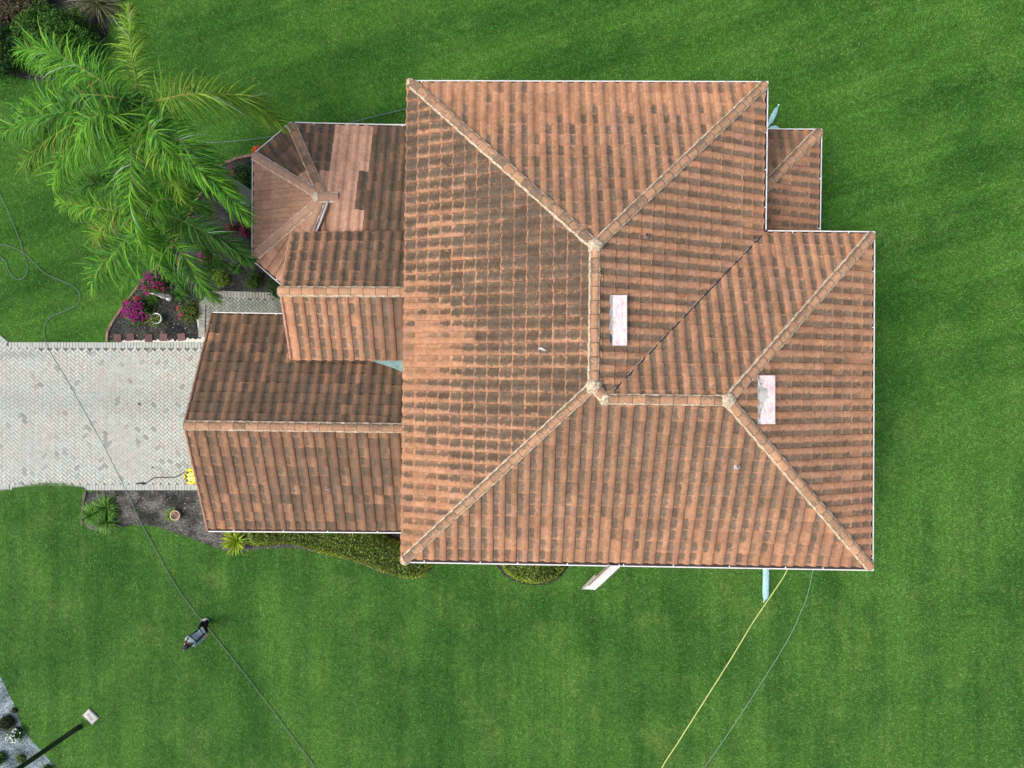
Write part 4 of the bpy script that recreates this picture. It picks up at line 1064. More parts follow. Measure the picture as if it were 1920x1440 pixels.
shrub(352, 584, .46, .5, 800, .06, [(0.15, 0.24, 0.03), (0.10, 0.18, 0.025), (0.19, 0.25, 0.06)], 'olive green bush with sparse pink flowers beside the walkway edge', 'bougainvillea', 'flowering bush',
      [(-.38, .12, .15, 18, [(.50, .10, .14)]), (-.15, -.12, .06, 12, RED+MAG), (-.3, -.2, .1, 6, RED)], bg_)
gr = 'round clipped shrubs along the walkway'
shrub(413, 522, .36, .45, 900, .05, YG, 'yellow green round shrub, left of the two by the walkway', 'round_shrub', 'shrub', group=gr)
shrub(473, 526, .38, .48, 900, .05, [(0.07, 0.15, 0.02), (0.10, 0.18, 0.025)]+DG[:1], 'darker green round shrub, right of the two by the walkway', 'round_shrub', 'shrub', group=gr)
shrub(520, 540, .5, .3, 500, .07, DG, 'low dark green plant tucked under the slanted turret gutter', 'ground_plant', 'plant')
shrub(461, 432, .24, .5, 260, .10, [(0.14, 0.015, 0.05), (0.22, 0.02, 0.09), (0.08, 0.02, 0.03)], 'dark crimson leaved plant against the turret wall', 'red_leaf_plant', 'plant', group='crimson plants by the turret')
shrub(432, 428, .20, .5, 160, .09, [(0.25, 0.03, 0.06), (0.10, 0.05, 0.03)], 'smaller crimson plant left of its darker neighbour under the palm', 'red_leaf_plant', 'plant', group='crimson plants by the turret')
gs = 'spiky green plants in the bed'
spiky(284, 561, .32, 90, G2[:3]+MG, 'spiky green plant between the two magenta bushes', group=gs)
spiky(335, 552, .30, 90, DG+G2, 'spiky green plant to the right of the white statue', group=gs)
spiky(440, 503, .30, 70, DG+G2, 'spiky dark green plant between the two round shrubs', group=gs)
spiky(393, 505, .26, 60, DG+G2, 'spiky dark green plant just under the small magenta tuft', group=gs)
# orange bromeliad
root = empty('orange_plant', Vector((*P(478, 284, .3).xy, 0)), 'orange leaved plant at the upper corner of the turret gutter', 'plant')
b = MB()
for i in range(42): blade(b, (random.uniform(-.02, .25) if i > 26 else 0, random.uniform(0, .2) if i > 26 else 0, .25), random.uniform(0, 6.28), random.uniform(.14, .27), random.uniform(.2, 1.2), .5, .085, shade(random.choice([(0.62, 0.12, 0.02), (0.75, 0.20, 0.04), (0.45, 0.07, 0.02)])))
b.build('leaves', M['petal'], root)
b = MB(); leafball(b, (0.08, .05, .1), .3, .25, .2, 120, .08, MG); b.tube([(0, 0, 0), (0, 0, .28)], .02, 6, (.08, .06, .03)); b.build('foliage', M['leaf'], root)

# stepping stones
base_ = None; sl = ['stepping stone nearest the curved lawn edging', 'second square stepping stone counted from the lawn edging', 'middle square stepping stone, darker than those on its right', 'squarely laid reddish stepping stone with one more to its right', 'tilted reddish stepping stone nearest the walkway']
for i, (x, y, a, c) in enumerate(((221.5, 634, .04, .85), (245.6, 632, .10, .8), (279.6, 634, -.02, .78), (307.5, 632.5, -.04, 1.05), (341, 632, .14, 1.1))):
    b = MB(); S = .305/2; zt, zb = .05, .004
    t_ = [(-S+.01, -S+.01), (S-.01, -S+.01), (S-.01, S-.01), (-S+.01, S-.01)]; o_ = [(-S, -S), (S, -S), (S, S), (-S, S)]
    col = tuple(Vector((0.155, 0.095, 0.088))*c); rot = Matrix.Rotation(a, 3, 'Z')
    T_ = [rot @ Vector((*q, zt)) for q in t_]; U_ = [rot @ Vector((*q, zt-.01)) for q in o_]; D_ = [rot @ Vector((*q, zb)) for q in o_]
    b.face(T_, col)
    for k in range(4): k2 = (k+1) % 4; b.face([U_[k], U_[k2], T_[k2], T_[k]], col); b.face([D_[k], D_[k2], U_[k2], U_[k]], col)
    o = b.build('stepping_stone', M['brick']); o.location = P(x, y, 0.0)
    tag(o, sl[i], 'stepping stone', 'square stepping stones beside the driveway')

# white statue
root = empty('garden_statue', P(317, 558, 0), 'slender white bird-like statue on a round foot in the mulch', 'statue')
W_ = (0.88, 0.89, 0.88)
b = MB(); b.lathe((0, 0, 0), [(0, 0.0), (.125, .0), (.13, .05), (.10, .09), (.085, .13), (.05, .16), (.03, .2), (0, .2)], 24, W_); b.build('base', M['v'], root, smooth=True)
b = MB(); pth = [(0, 0, .18), (.01, 0, .3), (.02, 0, .42), (.01, 0, .56), (-.01, 0, .70), (-.03, .0, .82), (-.035, .005, .95), (-.02, .01, 1.06), (-.03, .01, 1.13), (-.07, .01, 1.15)]
b.tube([Vector(p) for p in pth], [.03, .075, .10, .095, .06, .035, .026, .03, .035, .02], 12, W_); b.build('body', M['v'], root, smooth=True)
b = MB(); b.tube([(-.07, .01, 1.15), (-.19, .012, 1.13)], [.016, .003], 8, (.7, .68, .6)); b.build('beak', M['v'], root, smooth=True)
# white pot
root = empty('plant_pot', P(301, 598.5, 0), 'glazed white and pale blue pot with trailing grassy plant in the mulch', 'plant pot')
b = MB(); prof = [(0, .004), (.11, .004), (.15, .10), (.175, .22), (.19, .30), (.215, .33), (.215, .355), (.185, .355), (.17, .30), (0, .29)]
b.lathe((0, 0, 0), prof[:5], 28, (.42, .56, .60)); b.lathe((0, 0, 0), prof[4:9], 28, (.78, .82, .82)); b.build('pot', M['vm'], root, smooth=True)
b = MB(); b.lathe((0, 0, 0), [(0, .30), (.175, .30)], 20, (.03, .02, .015)); b.build('soil', M['stem'], root)
b = MB()
for i in range(110):
    az = random.choice([random.uniform(0, 6.28), random.gauss(3.5, .6), random.gauss(3.5, .5)])
    blade(b, (random.uniform(-.12, .05), random.uniform(-.08, .08), .29), az, random.uniform(.2, .6), random.uniform(.1, 1.0), 1.3, .022, shade(random.choice([(0.11, 0.19, 0.03), (0.16, 0.22, 0.05), (0.07, 0.13, 0.02), (.25, .23, .10)])))
b.build('plant', M['leaf'], root)

# ------------------------------------------------------------------ lower bed
random.seed(51)
ga = 'arching green clumps at the end of the lower bed'
for x, y, s in ((196, 953, 'upper clump of arching green leaves in the lower bed'), (172, 965, 'left clump of arching green leaves by the lawn'), (196, 979, 'lowest clump of arching green leaves in the lower bed')):
    spiky(x, y, .50, 190, [(0.07, 0.19, 0.03), (0.10, 0.26, 0.04), (0.17, 0.34, 0.07)], s, .055, 'strap_leaf_plant', 'plant', ga, .4, droop=.95)
spiky(441, 1015, .52, 150, [(0.28, 0.42, 0.02), (0.38, 0.50, 0.04), (0.20, 0.34, 0.02), (.50, .58, .12)], 'bright yellow green rosette of sword leaves below the garage gutter', .075, 'rosette_plant', 'plant', None, .35, droop=.45)
spiky(320, 966, .26, 80, [(0.10, 0.26, 0.03), (0.15, 0.34, 0.05)], 'small fresh green fern beside the terracotta bowl', .05, 'fern', 'plant', None, .2)
spiky(256, 956, .10, 26, [(0.07, 0.2, 0.03)], 'tiny green seedling in the grey mulch', .02, 'seedling', 'plant', None, .06)
root = empty('flower_bowl', P(333, 964.5, 0), 'terracotta rimmed bowl with mixed pink and brown planting in the grey mulch', 'plant pot')
b = MB(); b.lathe((0, 0, 0), [(0, .004), (.12, .004), (.17, .12), (.185, .2), (.20, .2), (.20, .225), (.165, .225), (.155, .16), (0, .16)], 28, (.60, .43, .29)); b.build('pot', M['v'], root, smooth=True)
b = MB()
for i in range(70):
    a, r = random.uniform(0, 6.28), random.random()**.5*.14; leaf(b, Vector((math.cos(a)*r, math.sin(a)*r, .19)), rvec(), Vector((0, 0, 1)), .06, .04, shade(random.choice([(.35, .10, .12), (.25, .15, .10), (.1, .16, .05), (.5, .42, .36), (.12, .06, .16)])))
b.build('plant', M['leaf'], root)

def hedge(name, poly, h, n, cols, label, rim=0.25, rimcols=None, sz=.075):
    c = sum(poly, Vector())/len(poly); xs = [p.x for p in poly]; ys = [p.y for p in poly]
    root = empty(name, Vector((c.x, c.y, 0)), label, 'hedge', 'low clipped hedges under the eave')
    X = rng.uniform(min(xs), max(xs), n*3); Y = rng.uniform(min(ys), max(ys), n*3); k = pip(poly, X, Y); X, Y = X[k][:n], Y[k][:n]
    A = np.array([(p.x, p.y) for p in poly]); B2 = np.roll(A, -1, 0); D = np.full(len(X), 9.0)
    for a, e in zip(A, B2):
        v = e-a; t = np.clip(((X-a[0])*v[0]+(Y-a[1])*v[1])/(v@v), 0, 1); D = np.minimum(D, np.hypot(X-a[0]-t*v[0], Y-a[1]-t*v[1]))
    b = MB()
    for x, y, dd in zip(X, Y, D):
        z = h*math.sqrt(min(1, dd/rim+.03))*(1+.22*mnoise.noise(Vector((x*1.8, y*1.8, 0)))+.10*mnoise.noise(Vector((x*6, y*6, 0))))
        z *= random.uniform(.72, 1.02); nn = (Vector((0, 0, 1))+rvec()*.8).normalized(); t = nn.cross(rvec()).normalized()
        cc = random.choice(rimcols if rimcols and dd < rim*random.uniform(.3, .9) else cols)
        br = 0.7+0.5*(mnoise.noise(Vector((x*.9, y*.9, 4)))+.5)
        leaf(b, Vector((x-c.x, y-c.y, max(.03, z))), t, nn, sz*random.uniform(.7, 1.4), sz*.55, shade(cc, .35*br, 1.75*br))
    b.build('foliage', M['leaf'], root)
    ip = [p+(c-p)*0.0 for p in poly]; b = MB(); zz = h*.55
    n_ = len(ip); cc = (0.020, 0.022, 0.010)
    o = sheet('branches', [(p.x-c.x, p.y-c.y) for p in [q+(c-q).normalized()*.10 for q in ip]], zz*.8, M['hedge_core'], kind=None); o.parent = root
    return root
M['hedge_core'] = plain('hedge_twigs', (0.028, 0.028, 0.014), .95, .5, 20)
HC_ = [(0.10, 0.155, 0.02), (0.15, 0.21, 0.03), (0.15, 0.13, 0.035), (0.05, 0.075, 0.015), (.34, .44, .12), (.08, .19, .025), (.10, .22, .03), (.02, .035, .01)]
RC_ = [(0.27, 0.40, 0.03), (0.19, 0.31, 0.03), (0.22, 0.19, 0.03)]
hp = smooth_poly(PX([(462, 985), (466, 1018), (486, 1026), (540, 1018), (568, 1027), (610, 1040), (653, 1049), (687, 1060), (720, 1075), (768, 1087), (795, 1081), (808, 1062), (822, 1040), (800, 1020), (735, 1015), (712, 990)], .25), 1)
hedge('hedge', hp, .55, 19000, HC_, 'long low olive green hedge running below the garage gutter to the main roof corner', .25, RC_)
hp = smooth_poly(PX([(930, 1030), (940, 1068), (970, 1090), (1010, 1096), (1044, 1085), (1062, 1062), (1066, 1030)], .25), 1)
hedge('hedge', hp, .55, 7000, HC_, 'half round hedge with yellow rim peeking from under the south eave', .28, RC_)

# ------------------------------------------------------------------ far corner beds
random.seed(61)
shrub(98, 66, 1.62, 1.7, 9500, .10, [(0.035, 0.11, 0.016), (0.06, 0.165, 0.022), (0.02, 0.06, 0.012), (.10, .22, .03)], 'large dark green rounded bush in the top left bed', 'bush', 'bush', ry=1.25, group='dark bushes in the corner bed')
shrub(-8, 88, 1.35, 1.4, 6000, .10, [(0.03, 0.10, 0.018), (0.05, 0.15, 0.026), (0.016, 0.05, 0.014)], 'dark bush cut by the left edge of the photo', 'bush', 'bush', ry=1.0, group='dark bushes in the corner bed')
root = shrub(20, 4, 1.5, .9, 3800, .13, [(0.12, 0.09, 0.055), (0.09, 0.075, 0.04), (0.07, 0.08, 0.035), (.16, .12, .08)], 'brown dried bush in the very top left corner', 'dry_bush', 'bush', ry=.75, corec=(.03, .022, .014))
spiky(172, -6, 1.15, 260, [(0.10, 0.12, 0.05), (0.20, 0.22, 0.11), (0.05, 0.07, 0.025), (.32, .32, .18)], 'fountain of pale striped ornamental grass at the top edge', .035, 'ornamental_grass', 'plant', None, .9, droop=.9)
shrub(8, 1358, .36, .45, 420, .07, [(0.05, 0.06, 0.02), (0.07, 0.05, 0.03), (.03, .05, .02)], 'dark brownish shrub in the pale gravel at the left edge', 'shrub', 'shrub', group='shrubs in the gravel bed')
shrub(27, 1379, .32, .4, 420, .06, [(0.06, 0.17, 0.03), (0.09, 0.22, 0.05)], 'low plant dotted with white flowers in the gravel', 'white_flower_plant', 'plant', flowers=[(0, 0, .30, 46, [(.8, .85, .8)])])
shrub(-4, 1425, .30, .4, 300, .07, DG+MG, 'dark green shrub in the bottom left corner', 'shrub', 'shrub', group='shrubs in the gravel bed')
shrub(38, 1424, .22, .18, 160, .06, [(0.16, 0.24, 0.06), (0.12, 0.2, 0.05)], 'small lime green tuft in the gravel left of the post', 'lime_plant', 'plant')
shrub(86, 1446, .24, .3, 200, .06, DG+MG, 'small dark shrub at the bottom edge by the lawn', 'shrub', 'shrub', group='shrubs in the gravel bed')
shrub(26, 1333, .14, .14, 60, .06, [(0.10, 0.06, 0.05), (.05, .07, .03)], 'tiny reddish brown plant at the gravel edge', 'small_plant', 'plant')

# ================================================================== LOOSE OBJECTS
def ground_path(l, z=0.03, n=8):
    return bez([P(x, y, z) for x, y in l], n)
def hose(name, l, r, col, label, cat='hose', z=0.035):
    pts = ground_path(l, z); 
    for i, p in enumerate(pts): p.z = z+0.012*mnoise.noise(Vector((i*.3, r*90, 0)))+(0.02 if pip(drive, np.array([p.x]), np.array([p.y]))[0] else 0.02)
    b = MB(); b.tube(pts, r, 8, col); o = b.build(name, M['hose'], smooth=True); tag(o, label, cat, 'hoses lying across the ground')
hose('hose', [(-60, 230), (-20, 305), (0, 363), (17, 399), (38, 452), (44, 475), (52, 504), (44, 522), (29, 522), (17, 508), (10, 490), (0, 480), (-20, 465), (-14, 456), (6, 459), (20, 462), (44, 474), (67, 495), (87, 514), (122, 529), (143, 541), (151, 557), (143, 573), (122, 583), (96, 595), (84, 612), (84, 632), (91, 652), (103, 674), (128, 716), (165, 782), (205, 855), (248, 943), (262, 975), (292, 1030), (325, 1090), (360, 1140), (385, 1170), (420, 1214), (480, 1290), (540, 1370), (593, 1440), (640, 1505)], .0125, (0.15, 0.22, 0.19), 'long grey green hose looping over the lawn and across the driveway past the man')
hose('hose', [(-40, 268), (0, 258), (60, 246), (140, 250), (230, 262), (324, 259), (345, 265), (379, 268), (450, 264), (513, 256), (560, 248), (610, 240), (661, 229), (710, 217), (763, 204), (830, 186)], .013, (0.16, 0.25, 0.22), 'thin grey hose crossing the lawn behind the turret roof')
hose('hose', [(1480, 1035), (1476, 1066), (1463, 1090), (1436, 1130), (1408, 1172), (1378, 1222), (1345, 1275), (1310, 1330), (1272, 1390), (1240, 1440), (1212, 1495)], .024, (0.52, 0.60, 0.20), 'pale yellow hose curving down the lawn from the south eave')
hose('hose', [(1528, 1040), (1523, 1072), (1513, 1118), (1500, 1150), (1484, 1186), (1456, 1234), (1430, 1275), (1400, 1322), (1358, 1385), (1320, 1440), (1290, 1490)], .010, (0.27, 0.40, 0.33), 'thin pale green line on the lawn right of the yellow hose')

# water bags tied under the downpipes
def mat_bag():
    t = NT('plastic_bag', 0.25, 0.6); p = t.pos(); n = t.noise(p, 14, 4, .7)
    t.bump(t.noise(p, 9, 5, .8, 1.0), 1.0, .04)
    return t.base(t.mix(t.step(n, .35, .65), (0.29, 0.58, 0.60), (0.50, 0.78, 0.79)))
M['bag'] = mat_bag()
def bag(l, label):
    b = MB(); pts = [P(x, y, 0.03) for x, y, w in l]; rows = []; N_ = 14
    sp = bez(pts, 6); ws = np.interp(np.linspace(0, len(l)-1, len(sp)), range(len(l)), [w for _, _, w in l])
    for i, p in enumerate(sp):
        t = (sp[min(i+1, len(sp)-1)]-sp[max(0, i-1)]).normalized(); s = Vector((t.y, -t.x, 0)).normalized(); w = ws[i]/47.4/2*(1+.08*mnoise.noise(Vector((i*.9, l[0][0], 0))))
        rows.append([p+s*math.cos(a)*w+Vector((0, 0, w*.55+.02+math.sin(a)*w*.55)) for a in [k*2*math.pi/N_ for k in range(N_)]])
    b.grid(rows[:-5], close=True); b.face(rows[0])
    root = empty('water_bag', (sp[0].x, sp[0].y, 0), label, 'plastic bag', 'pale blue water bags at the downpipes')
    o = b.build('bag', M['bag'], root, smooth=True); o.location = -root.location
    b = MB(); b.grid(rows[-6:], (.75, .82, .82), close=True); b.face(rows[-1]); o = b.build('tie', M['v'], root, smooth=True); o.location = -root.location
bag([(1434, 985, 8), (1434, 1005, 11), (1434, 1040, 12), (1434.5, 1075, 12.5), (1434, 1105, 12.5), (1434, 1118, 11), (1433, 1123, 5), (1432, 1126, 2.5), (1430, 1128, 4)], 'straight pale blue plastic bag on the lawn below the south eave')
bag([(1438, 240, 2.5), (1441, 234, 4), (1444, 228, 9.5), (1449, 218, 10.5), (1454, 207, 7.5), (1457, 202, 3.5), (1458.5, 199, 2), (1459.5, 197, 4)], 'leaf shaped pale blue plastic bag beside the east gutter corner')
bag([(1438, 246, 3), (1445, 241, 6), (1453, 241, 9), (1459, 246, 8), (1464, 252, 5), (1466, 256, 2), (1467, 258, 3)], 'pale blue plastic bag mostly hidden under the low east roof')

# ladder
root = empty('ladder', P(1103, 1104, 0), 'bright white extension ladder leaning against the south gutter', 'ladder')
LO = root.location.copy()
bl_, br_ = P(1091.5, 1104, 0.03), P(1114.5, 1105, 0.03); tl_, tr_ = P(1139.5, 1056.5, 5.78), P(1163.5, 1057.5, 5.78)
def rail(b, a, c, w, dd, col):
    t = (c-a).normalized(); s = (br_-bl_).normalized(); u = s.cross(t).normalized(); rows = [[p+s*x*w/2+u*y*dd/2-LO for x, y in ((-1, -1), (1, -1), (1, 1), (-1, 1))] for p in (a, c)]
    b.grid(rows, col, close=True); b.face(rows[0], col); b.face(rows[1][::-1], col)
nrm_ = (br_-bl_).normalized().cross((tl_-bl_).normalized()).normalized()
if nrm_.z < 0: nrm_ = -nrm_
W1 = (.85, .85, .86)
for sec, f0, f1, ins, off, nm in ((0, 0, .56, 0.0, 0, 'base_section'), (1, .26, 1.0, .035, .055, 'fly_section')):
    L0, L1 = bl_.lerp(tl_, f0), bl_.lerp(tl_, f1); R0, R1_ = br_.lerp(tr_, f0), br_.lerp(tr_, f1); s = (br_-bl_).normalized()
    L0, L1, R0, R1_ = L0+s*ins+nrm_*off, L1+s*ins+nrm_*off, R0-s*ins+nrm_*off, R1_-s*ins+nrm_*off
    nr = int((L1-L0).length/.29)
    for i in range(nr+1):
        f_ = (i+.35)/(nr+.7); p, q = L0.lerp(L1, f_)-LO, R0.lerp(R1_, f_)-LO; b = MB(); b.tube([p, q], .024, 8, W1); b.build('rung', M['vm'], root, smooth=True)
    for p, q, c_ in ((L0, L1, (.46, .32, .30) if sec else (.62, .60, .57)), (R0, R1_, W1)):
        b = MB(); rail(b, p, q, .03, .085, c_); b.build('rail', M['vm'], root)
for p in (bl_, br_):
    b = MB(); b.box(p-LO+Vector((0, -.02, .0)), .07, .12, .05, col=(.02, .02, .02)); b.build('foot', M['v'], root)

# lamp post
p0, p1 = P(148.5, 1363, 0), P(-42, 1494, 5.0); root = empty('lamp_post', p0, 'thin black lamp post rising out of the lawn at the bottom left', 'lamp post')
dv = p1-p0; b = MB(); b.tube([Vector((0, 0, 0)), dv*.5, dv], [.098, .092, .082], 16, (.012, .016, .02)); b.build('pole', M['vm'], root, smooth=True)
b = MB(); b.lathe((0, 0, 0), [(.115, 0), (.115, .10), (.10, .13)], 16, (.012, .016, .02)); b.build('base', M['vm'], root, smooth=True)
b = MB(); c = dv; b.lathe(tuple(c), [(.06, -.02), (.1, .05), (.16, .4), (.2, .42), (.03, .6)], 6, (.015, .018, .02)); b.build('lantern', M['vm'], root)

# utility box lid
root = empty('utility_box', P(171.5, 1342.5, 0), 'small pale grey utility box lid set in the lawn', 'utility box'); an = math.atan2(-(1345.5-1329.6), 184.7-168.7)
Mx = Matrix.Rotation(an, 4, 'Z')
b = MB(); b.box(None, .54, .36, .07, mat=Mx @ Matrix.Translation((0, 0, .035)), col=(.42, .42, .39)); b.build('frame', M['v'], root)
b = MB(); b.box(None, .47, .29, .012, mat=Mx @ Matrix.Translation((0, 0, .078)), col=(.60, .60, .55)); lid = b.build('lid', M['v'], root)
b = MB()
for i in range(7): b.box(None, .018, .09 if i > 2 else .12, .006, mat=Mx @ Matrix.Translation((-.15+i*.045, .03-.008*i, .086)), col=(.12, .13, .14))
b.build('slots', M['v'], lid)
# drain cap on the driveway
b = MB(); b.lathe((0, 0, 0), [(0, .008), (.055, .008), (.06, 0)], 16, (.07, .07, .07)); o = b.build('drain_cap', M['v'], smooth=False); o.location = P(261, 757.5, .056); tag(o, 'small round dark cap in the middle of the driveway', 'drain cap')

# surface cleaner
root = empty('surface_cleaner', P(360, 893, 0.055), 'yellow two lobed surface cleaner with black handle on the driveway', 'surface cleaner')
SC = root.location.copy()
outl = [(346.5, 891), (347.5, 886), (350.5, 881.5), (355, 878.5), (360, 877.3), (365, 877.6), (368.8, 880), (370, 884), (369.5, 888.5), (366, 891), (365.5, 893.5), (367.5, 895.5), (371, 897), (372.3, 900.5), (371, 904), (367, 906.5), (361, 907.6), (355, 906.5), (350.5, 903), (347.8, 898)]
ol = smooth_poly([P(x, y, .055)-SC for x, y in outl], 2); cc = sum(ol, Vector())/len(ol); Y1 = (.85, .78, .02)
b = MB(); rows = [[Vector((p.x, p.y, .03)) for p in ol], [Vector((p.x, p.y, .10)) for p in ol], [cc+(p-cc)*.93+Vector((0, 0, .13)) for p in ol], [cc+(p-cc)*.6+Vector((0, 0, .15)) for p in ol], [cc+(p-cc)*.1+Vector((0, 0, .155)) for p in ol]]
b.grid(rows, Y1, close=True); b.face(rows[-1], Y1); b.build('deck', M['vm'], root, smooth=True)
def q(x, y, z): v = P(x, y, .055)-SC; return Vector((v.x, v.y, z))
b = MB(); K = (.015, .015, .015)
b.tube([q(349, 888, .17), q(355.5, 893, .19)], .014, 6, K); b.tube([q(349, 898, .17), q(355.5, 893, .19)], .014, 6, K); b.tube([q(351.2, 890.3, .18), q(351.2, 896.3, .18)], .012, 6, K); b.build('yoke', M['v'], root)
for x, y in ((354.5, 885.5), (353.5, 900)):
    b = MB(); v = q(x, y, .165); b.tube([v+Vector((-.03, .03, 0)), v+Vector((.03, -.03, 0))], .05, 12, (.16, .20, .24)); b.build('wheel', M['v'], root, smooth=True)
for x, y, c_ in ((361, 884, (.45, .42, .12)), (360.5, 902, (.45, .42, .12)), (359.5, 893, (.5, .5, .52)), (368.5, 893.5, (.85, .85, .85))):
    b = MB(); b.lathe(tuple(q(x, y, .12)), [(.035, 0), (.035, .06), (.02, .075), (0, .075)], 12, c_); b.build('fitting', M['v'], root, smooth=True)
b = MB(); l = [(350.6, 883.3), (346, 887.5), (341.8, 890.6), (336, 891.5), (323, 891), (310.6, 890.6), (306, 892.4), (301, 896.5), (296.4, 900)]
hp_ = bez([q(x, y, .17+min(.7, i*.11)) for i, (x, y) in enumerate(l)], 4); b.tube(hp_, .018, 8, (.03, .05, .055)); ln = b.build('handle', M['v'], root, smooth=True)
b = MB(); e_ = hp_[-1]; b.tube([e_, e_+Vector((-.12, .0, .02)), e_+Vector((-.34, -.0, .02))], [.032, .04, .022], 8, K); b.tube([e_+Vector((-.1, 0, .01)), e_+Vector((-.16, -.09, -.06))], .018, 6, K); b.build('grip', M['v'], ln)
b = MB(); b.tube(bez([q(304, 890, .02), q(303, 884, .02), q(300, 879, .02), q(293, 877.5, .02), q(286, 876.5, .02)], 5), .009, 6, (.34, .44, .45)); b.build('hose', M['hose'], ln)
b = MB(); b.lathe(tuple(q(286, 876.5, 0)), [(.03, 0), (.03, .04), (0, .045)], 10, K); b.build('connector', M['v'], ln)

# ================================================================== PERSON
def skin_obj(name, verts, edges, radii, mat, parent, sub=2, rootv=0):
    me = bpy.data.meshes.new(name); me.from_pydata([tuple(v) for v in verts], edges, []); me.materials.append(mat)
    o = bpy.data.objects.new(name, me); COL.objects.link(o); o.parent = parent
    sk = o.modifiers.new('Skin', 'SKIN'); sk.use_smooth_shade = True
    for i, r in enumerate(radii):
        me.skin_vertices[0].data[i].radius = (r, r) if not isinstance(r, tuple) else r
    me.skin_vertices[0].data[rootv].use_root = True
    ss = o.modifiers.new('Subdivision', 'SUBSURF'); ss.levels = sub; ss.render_levels = sub
    # freeze to plain mesh
    dg = bpy.context.evaluated_depsgraph_get(); dg.update(); ev = o.evaluated_get(dg); nm = bpy.data.meshes.new_from_object(ev)
    o.modifiers.clear(); o.data = nm; nm.name = name
    if not nm.materials: nm.materials.append(mat)
    nm.polygons.foreach_set('use_smooth', [True]*len(nm.polygons))
    return o
M['skin'] = plain('skin', (0.45, 0.24, 0.17), .55, .05, 10); M['shirt'] = plain('grey_shirt', (0.30, 0.40, 0.42), .95, .15, 9)
M['black'] = plain('black_cloth', (0.012, 0.013, 0.018), .9, .3, 10); M['shoe'] = plain('pale_shoe', (0.50, 0.55, 0.50), .7, .1, 10)
M['capcloth'] = plain('cap_cloth', (0.02, 0.022, 0.035), .9, .3, 10); M['pale'] = plain('pale_trim', (0.55, 0.6, 0.6), .8, .1, 10)
root = empty('person', P(383, 1166, 0), 'man in grey shirt and black overalls with dark cap bending forward over the hose', 'person'); PO = root.location.copy()
def w(px, py, z): v = P(px, py, z)-PO; return v
fw = Vector((-.64, -.77, 0)); rt = Vector((-.77, .64, 0))     # facing direction, the man's right side
pel = w(380, 1184, .93); wa = w(373, 1189, 1.08); ch = w(361, 1199, 1.26); nk = w(354, 1206.5, 1.40); hd = w(350.5, 1211, 1.50); ht = w(349, 1213.5, 1.63)
hR, hL = pel+rt*.10-Vector((0, 0, .05)), pel-rt*.10-Vector((0, 0, .05))
aR, aL = w(380, 1166.5, .10), w(388, 1163.5, .10); kR, kL = hR.lerp(aR, .5)+fw*.10, hL.lerp(aL, .5)+fw*.08
toR, toL = w(375.5, 1171.5, .04), w(379, 1161.5, .04)
sR, sL = ch.lerp(nk, .55)+rt*.19, ch.lerp(nk, .55)-rt*.19
eR = sR+fw*.12+Vector((0, 0, -.27)); wR = eR+fw*.22+Vector((0, 0, -.10))-rt*.05
wL = w(385.5, 1193.5, 1.0); eL = sL.lerp(wL, .52)+Vector((0, 0, -.08)); hdir = (wL-eL).normalized(); pL = wL+hdir*.06
pR = wR+fw*.06
V = [pel, wa, ch, nk, hd, ht, hR, kR, aR, toR, hL, kL, aL, toL, sR, eR, wR, pR, sL, eL, wL, pL, hd+fw*.10+Vector((0, 0, .02))]
E = [(0, 1), (1, 2), (2, 3), (3, 4), (4, 5), (0, 6), (6, 7), (7, 8), (8, 9), (0, 10), (10, 11), (11, 12), (12, 13), (2, 14), (14, 15), (15, 16), (16, 17), (2, 18), (18, 19), (19, 20), (20, 21), (4, 22)]
Rr = [.13, .12, .14, .055, .085, .075, .085, .06, .04, .035, .085, .06, .04, .035, .06, .045, .034, .042, .06, .045, .034, .046, .02]
for base_i, dr_, sd in ((17, fw, rt), (21, hdir, Vector((0, 0, 1)).cross(hdir).normalized())):
    c0 = V[base_i]
    for k, (o_, L_) in enumerate(((-.030, .065), (-.010, .080), (.010, .075), (.030, .060))):
        a = c0+dr_*.025+sd*o_; m_ = a+dr_*L_*.6+Vector((0, 0, -.012)); e = m_+dr_*L_*.25+Vector((0, 0, -.035))
        n0 = len(V); V += [a, m_, e]; E += [(base_i, n0), (n0, n0+1), (n0+1, n0+2)]; Rr += [.010, .009, .007]
    n0 = len(V); V += [c0+sd*.045-dr_*.005, c0+sd*.05+dr_*.035+Vector((0, 0, -.02))]; E += [(base_i, n0), (n0, n0+1)]; Rr += [.011, .009]
body = skin_obj('body', V, E, Rr, M['skin'], root)
sv = [wa, ch, ch.lerp(nk, .75), sR, sR.lerp(eR, .98), sL, sL.lerp(eL, .6), eL, eL.lerp(wL, .75), wa.lerp(pel, .05)]
skin_obj('shirt', sv, [(0, 1), (1, 2), (1, 3), (3, 4), (1, 5), (5, 6), (6, 7), (7, 8), (0, 9)], [.165, .185, .115, .090, .070, .090, .075, .066, .050, .15], M['shirt'], root)
tv = [pel, hR, kR, aR-Vector((0, 0, .01)), hL, kL, aL-Vector((0, 0, .01)), pel.lerp(wa, .85)]
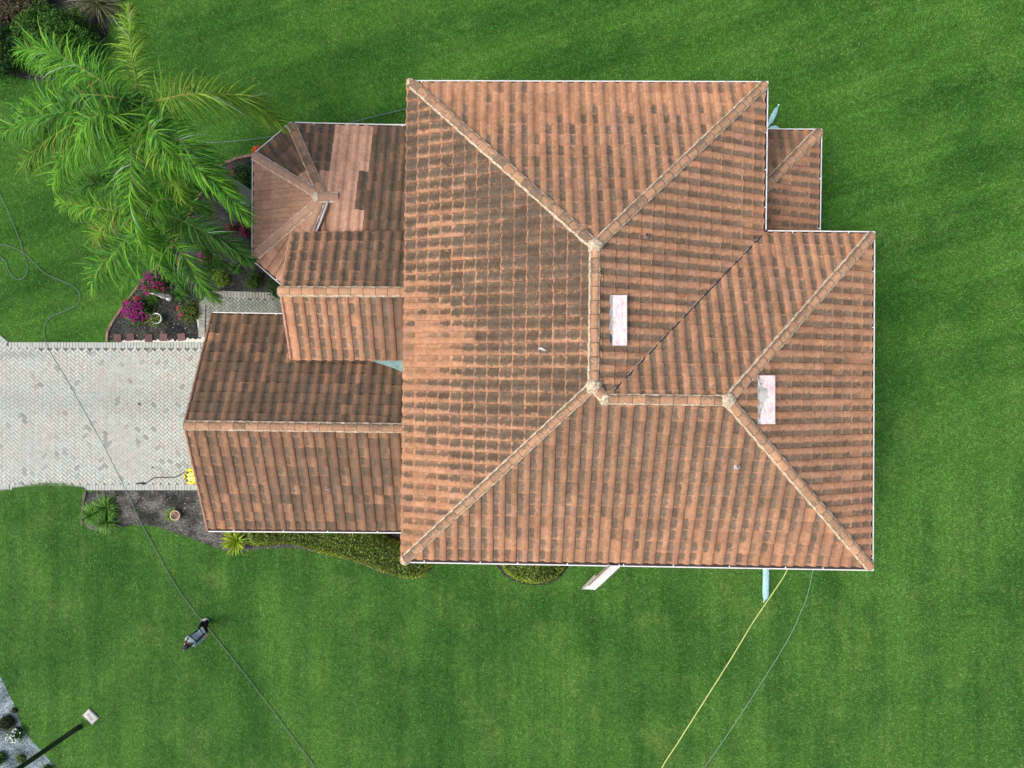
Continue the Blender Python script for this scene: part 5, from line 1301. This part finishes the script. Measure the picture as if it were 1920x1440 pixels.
skin_obj('overalls', tv, [(0, 1), (1, 2), (2, 3), (0, 4), (4, 5), (5, 6), (0, 7)], [.185, .13, .10, .085, .13, .10, .085, .175], M['black'], root)
up_ = Vector((0, 0, 1)); tl = (ch-wa).normalized(); bk = rt.cross(tl).normalized()
if bk.z < 0: bk = -bk
for s_ in (-1, 1):
    b = MB(); b.tube(bez([pel-rt*s_*-.13+bk*.12, wa+rt*s_*.14+bk*.10, ch+rt*s_*.17+bk*.06, ch.lerp(nk, .6)+rt*s_*.13+bk*.10, nk+rt*s_*.10+fw*.10-Vector((0, 0, .03))], 4), .028, 6, (1, 1, 1)); b.build('strap', M['black'], root, smooth=True)
b = MB(); b.tube(bez([ch-rt*.20+bk*.09, ch-rt*.11+bk*.18, ch+bk*.205, ch+rt*.11+bk*.18, ch+rt*.20+bk*.09], 4), .024, 6, (1, 1, 1)); b.build('strap', M['black'], root, smooth=True)
for a, t_ in ((aR, toR), (aL, toL)):
    d_ = (t_-a); d_.z = 0; d_.normalize(); h_ = Vector((a.x, a.y, .045))-d_*.07
    skin_obj('shoe', [h_, h_+d_*.13+Vector((0, 0, .01)), h_+d_*.25-Vector((0, 0, .005))], [(0, 1), (1, 2)], [.074, .076, .066], M['shoe'], root)
b = MB(); c_ = hd.lerp(ht, .62); ax = (ht-hd).normalized(); rows = []
xx = ax.cross(rt).normalized()
for i in range(8):
    ph = math.pi/2*i/7; rows.append([c_+(rt*math.cos(a)*.098+xx*math.sin(a)*.115)*math.cos(ph)+ax*(.11*math.sin(ph)) for a in [k*2*math.pi/20 for k in range(20)]])
b.grid(rows, close=True)
f_ = fw-ax*fw.dot(ax); f_.normalize()
b.face([c_+f_*.09-rt*.085, c_+f_*.145-rt*.06-ax*.02, c_+f_*.16-ax*.025, c_+f_*.145+rt*.06-ax*.02, c_+f_*.09+rt*.085]); b.build('cap', M['capcloth'], root, smooth=True)
b = MB(); b.tube([c_+f_*.10-rt*.07-ax*.03, c_+f_*.185-ax*.03, c_+f_*.10+rt*.07-ax*.03], .010, 6); b.build('cap_trim', M['pale'], root)
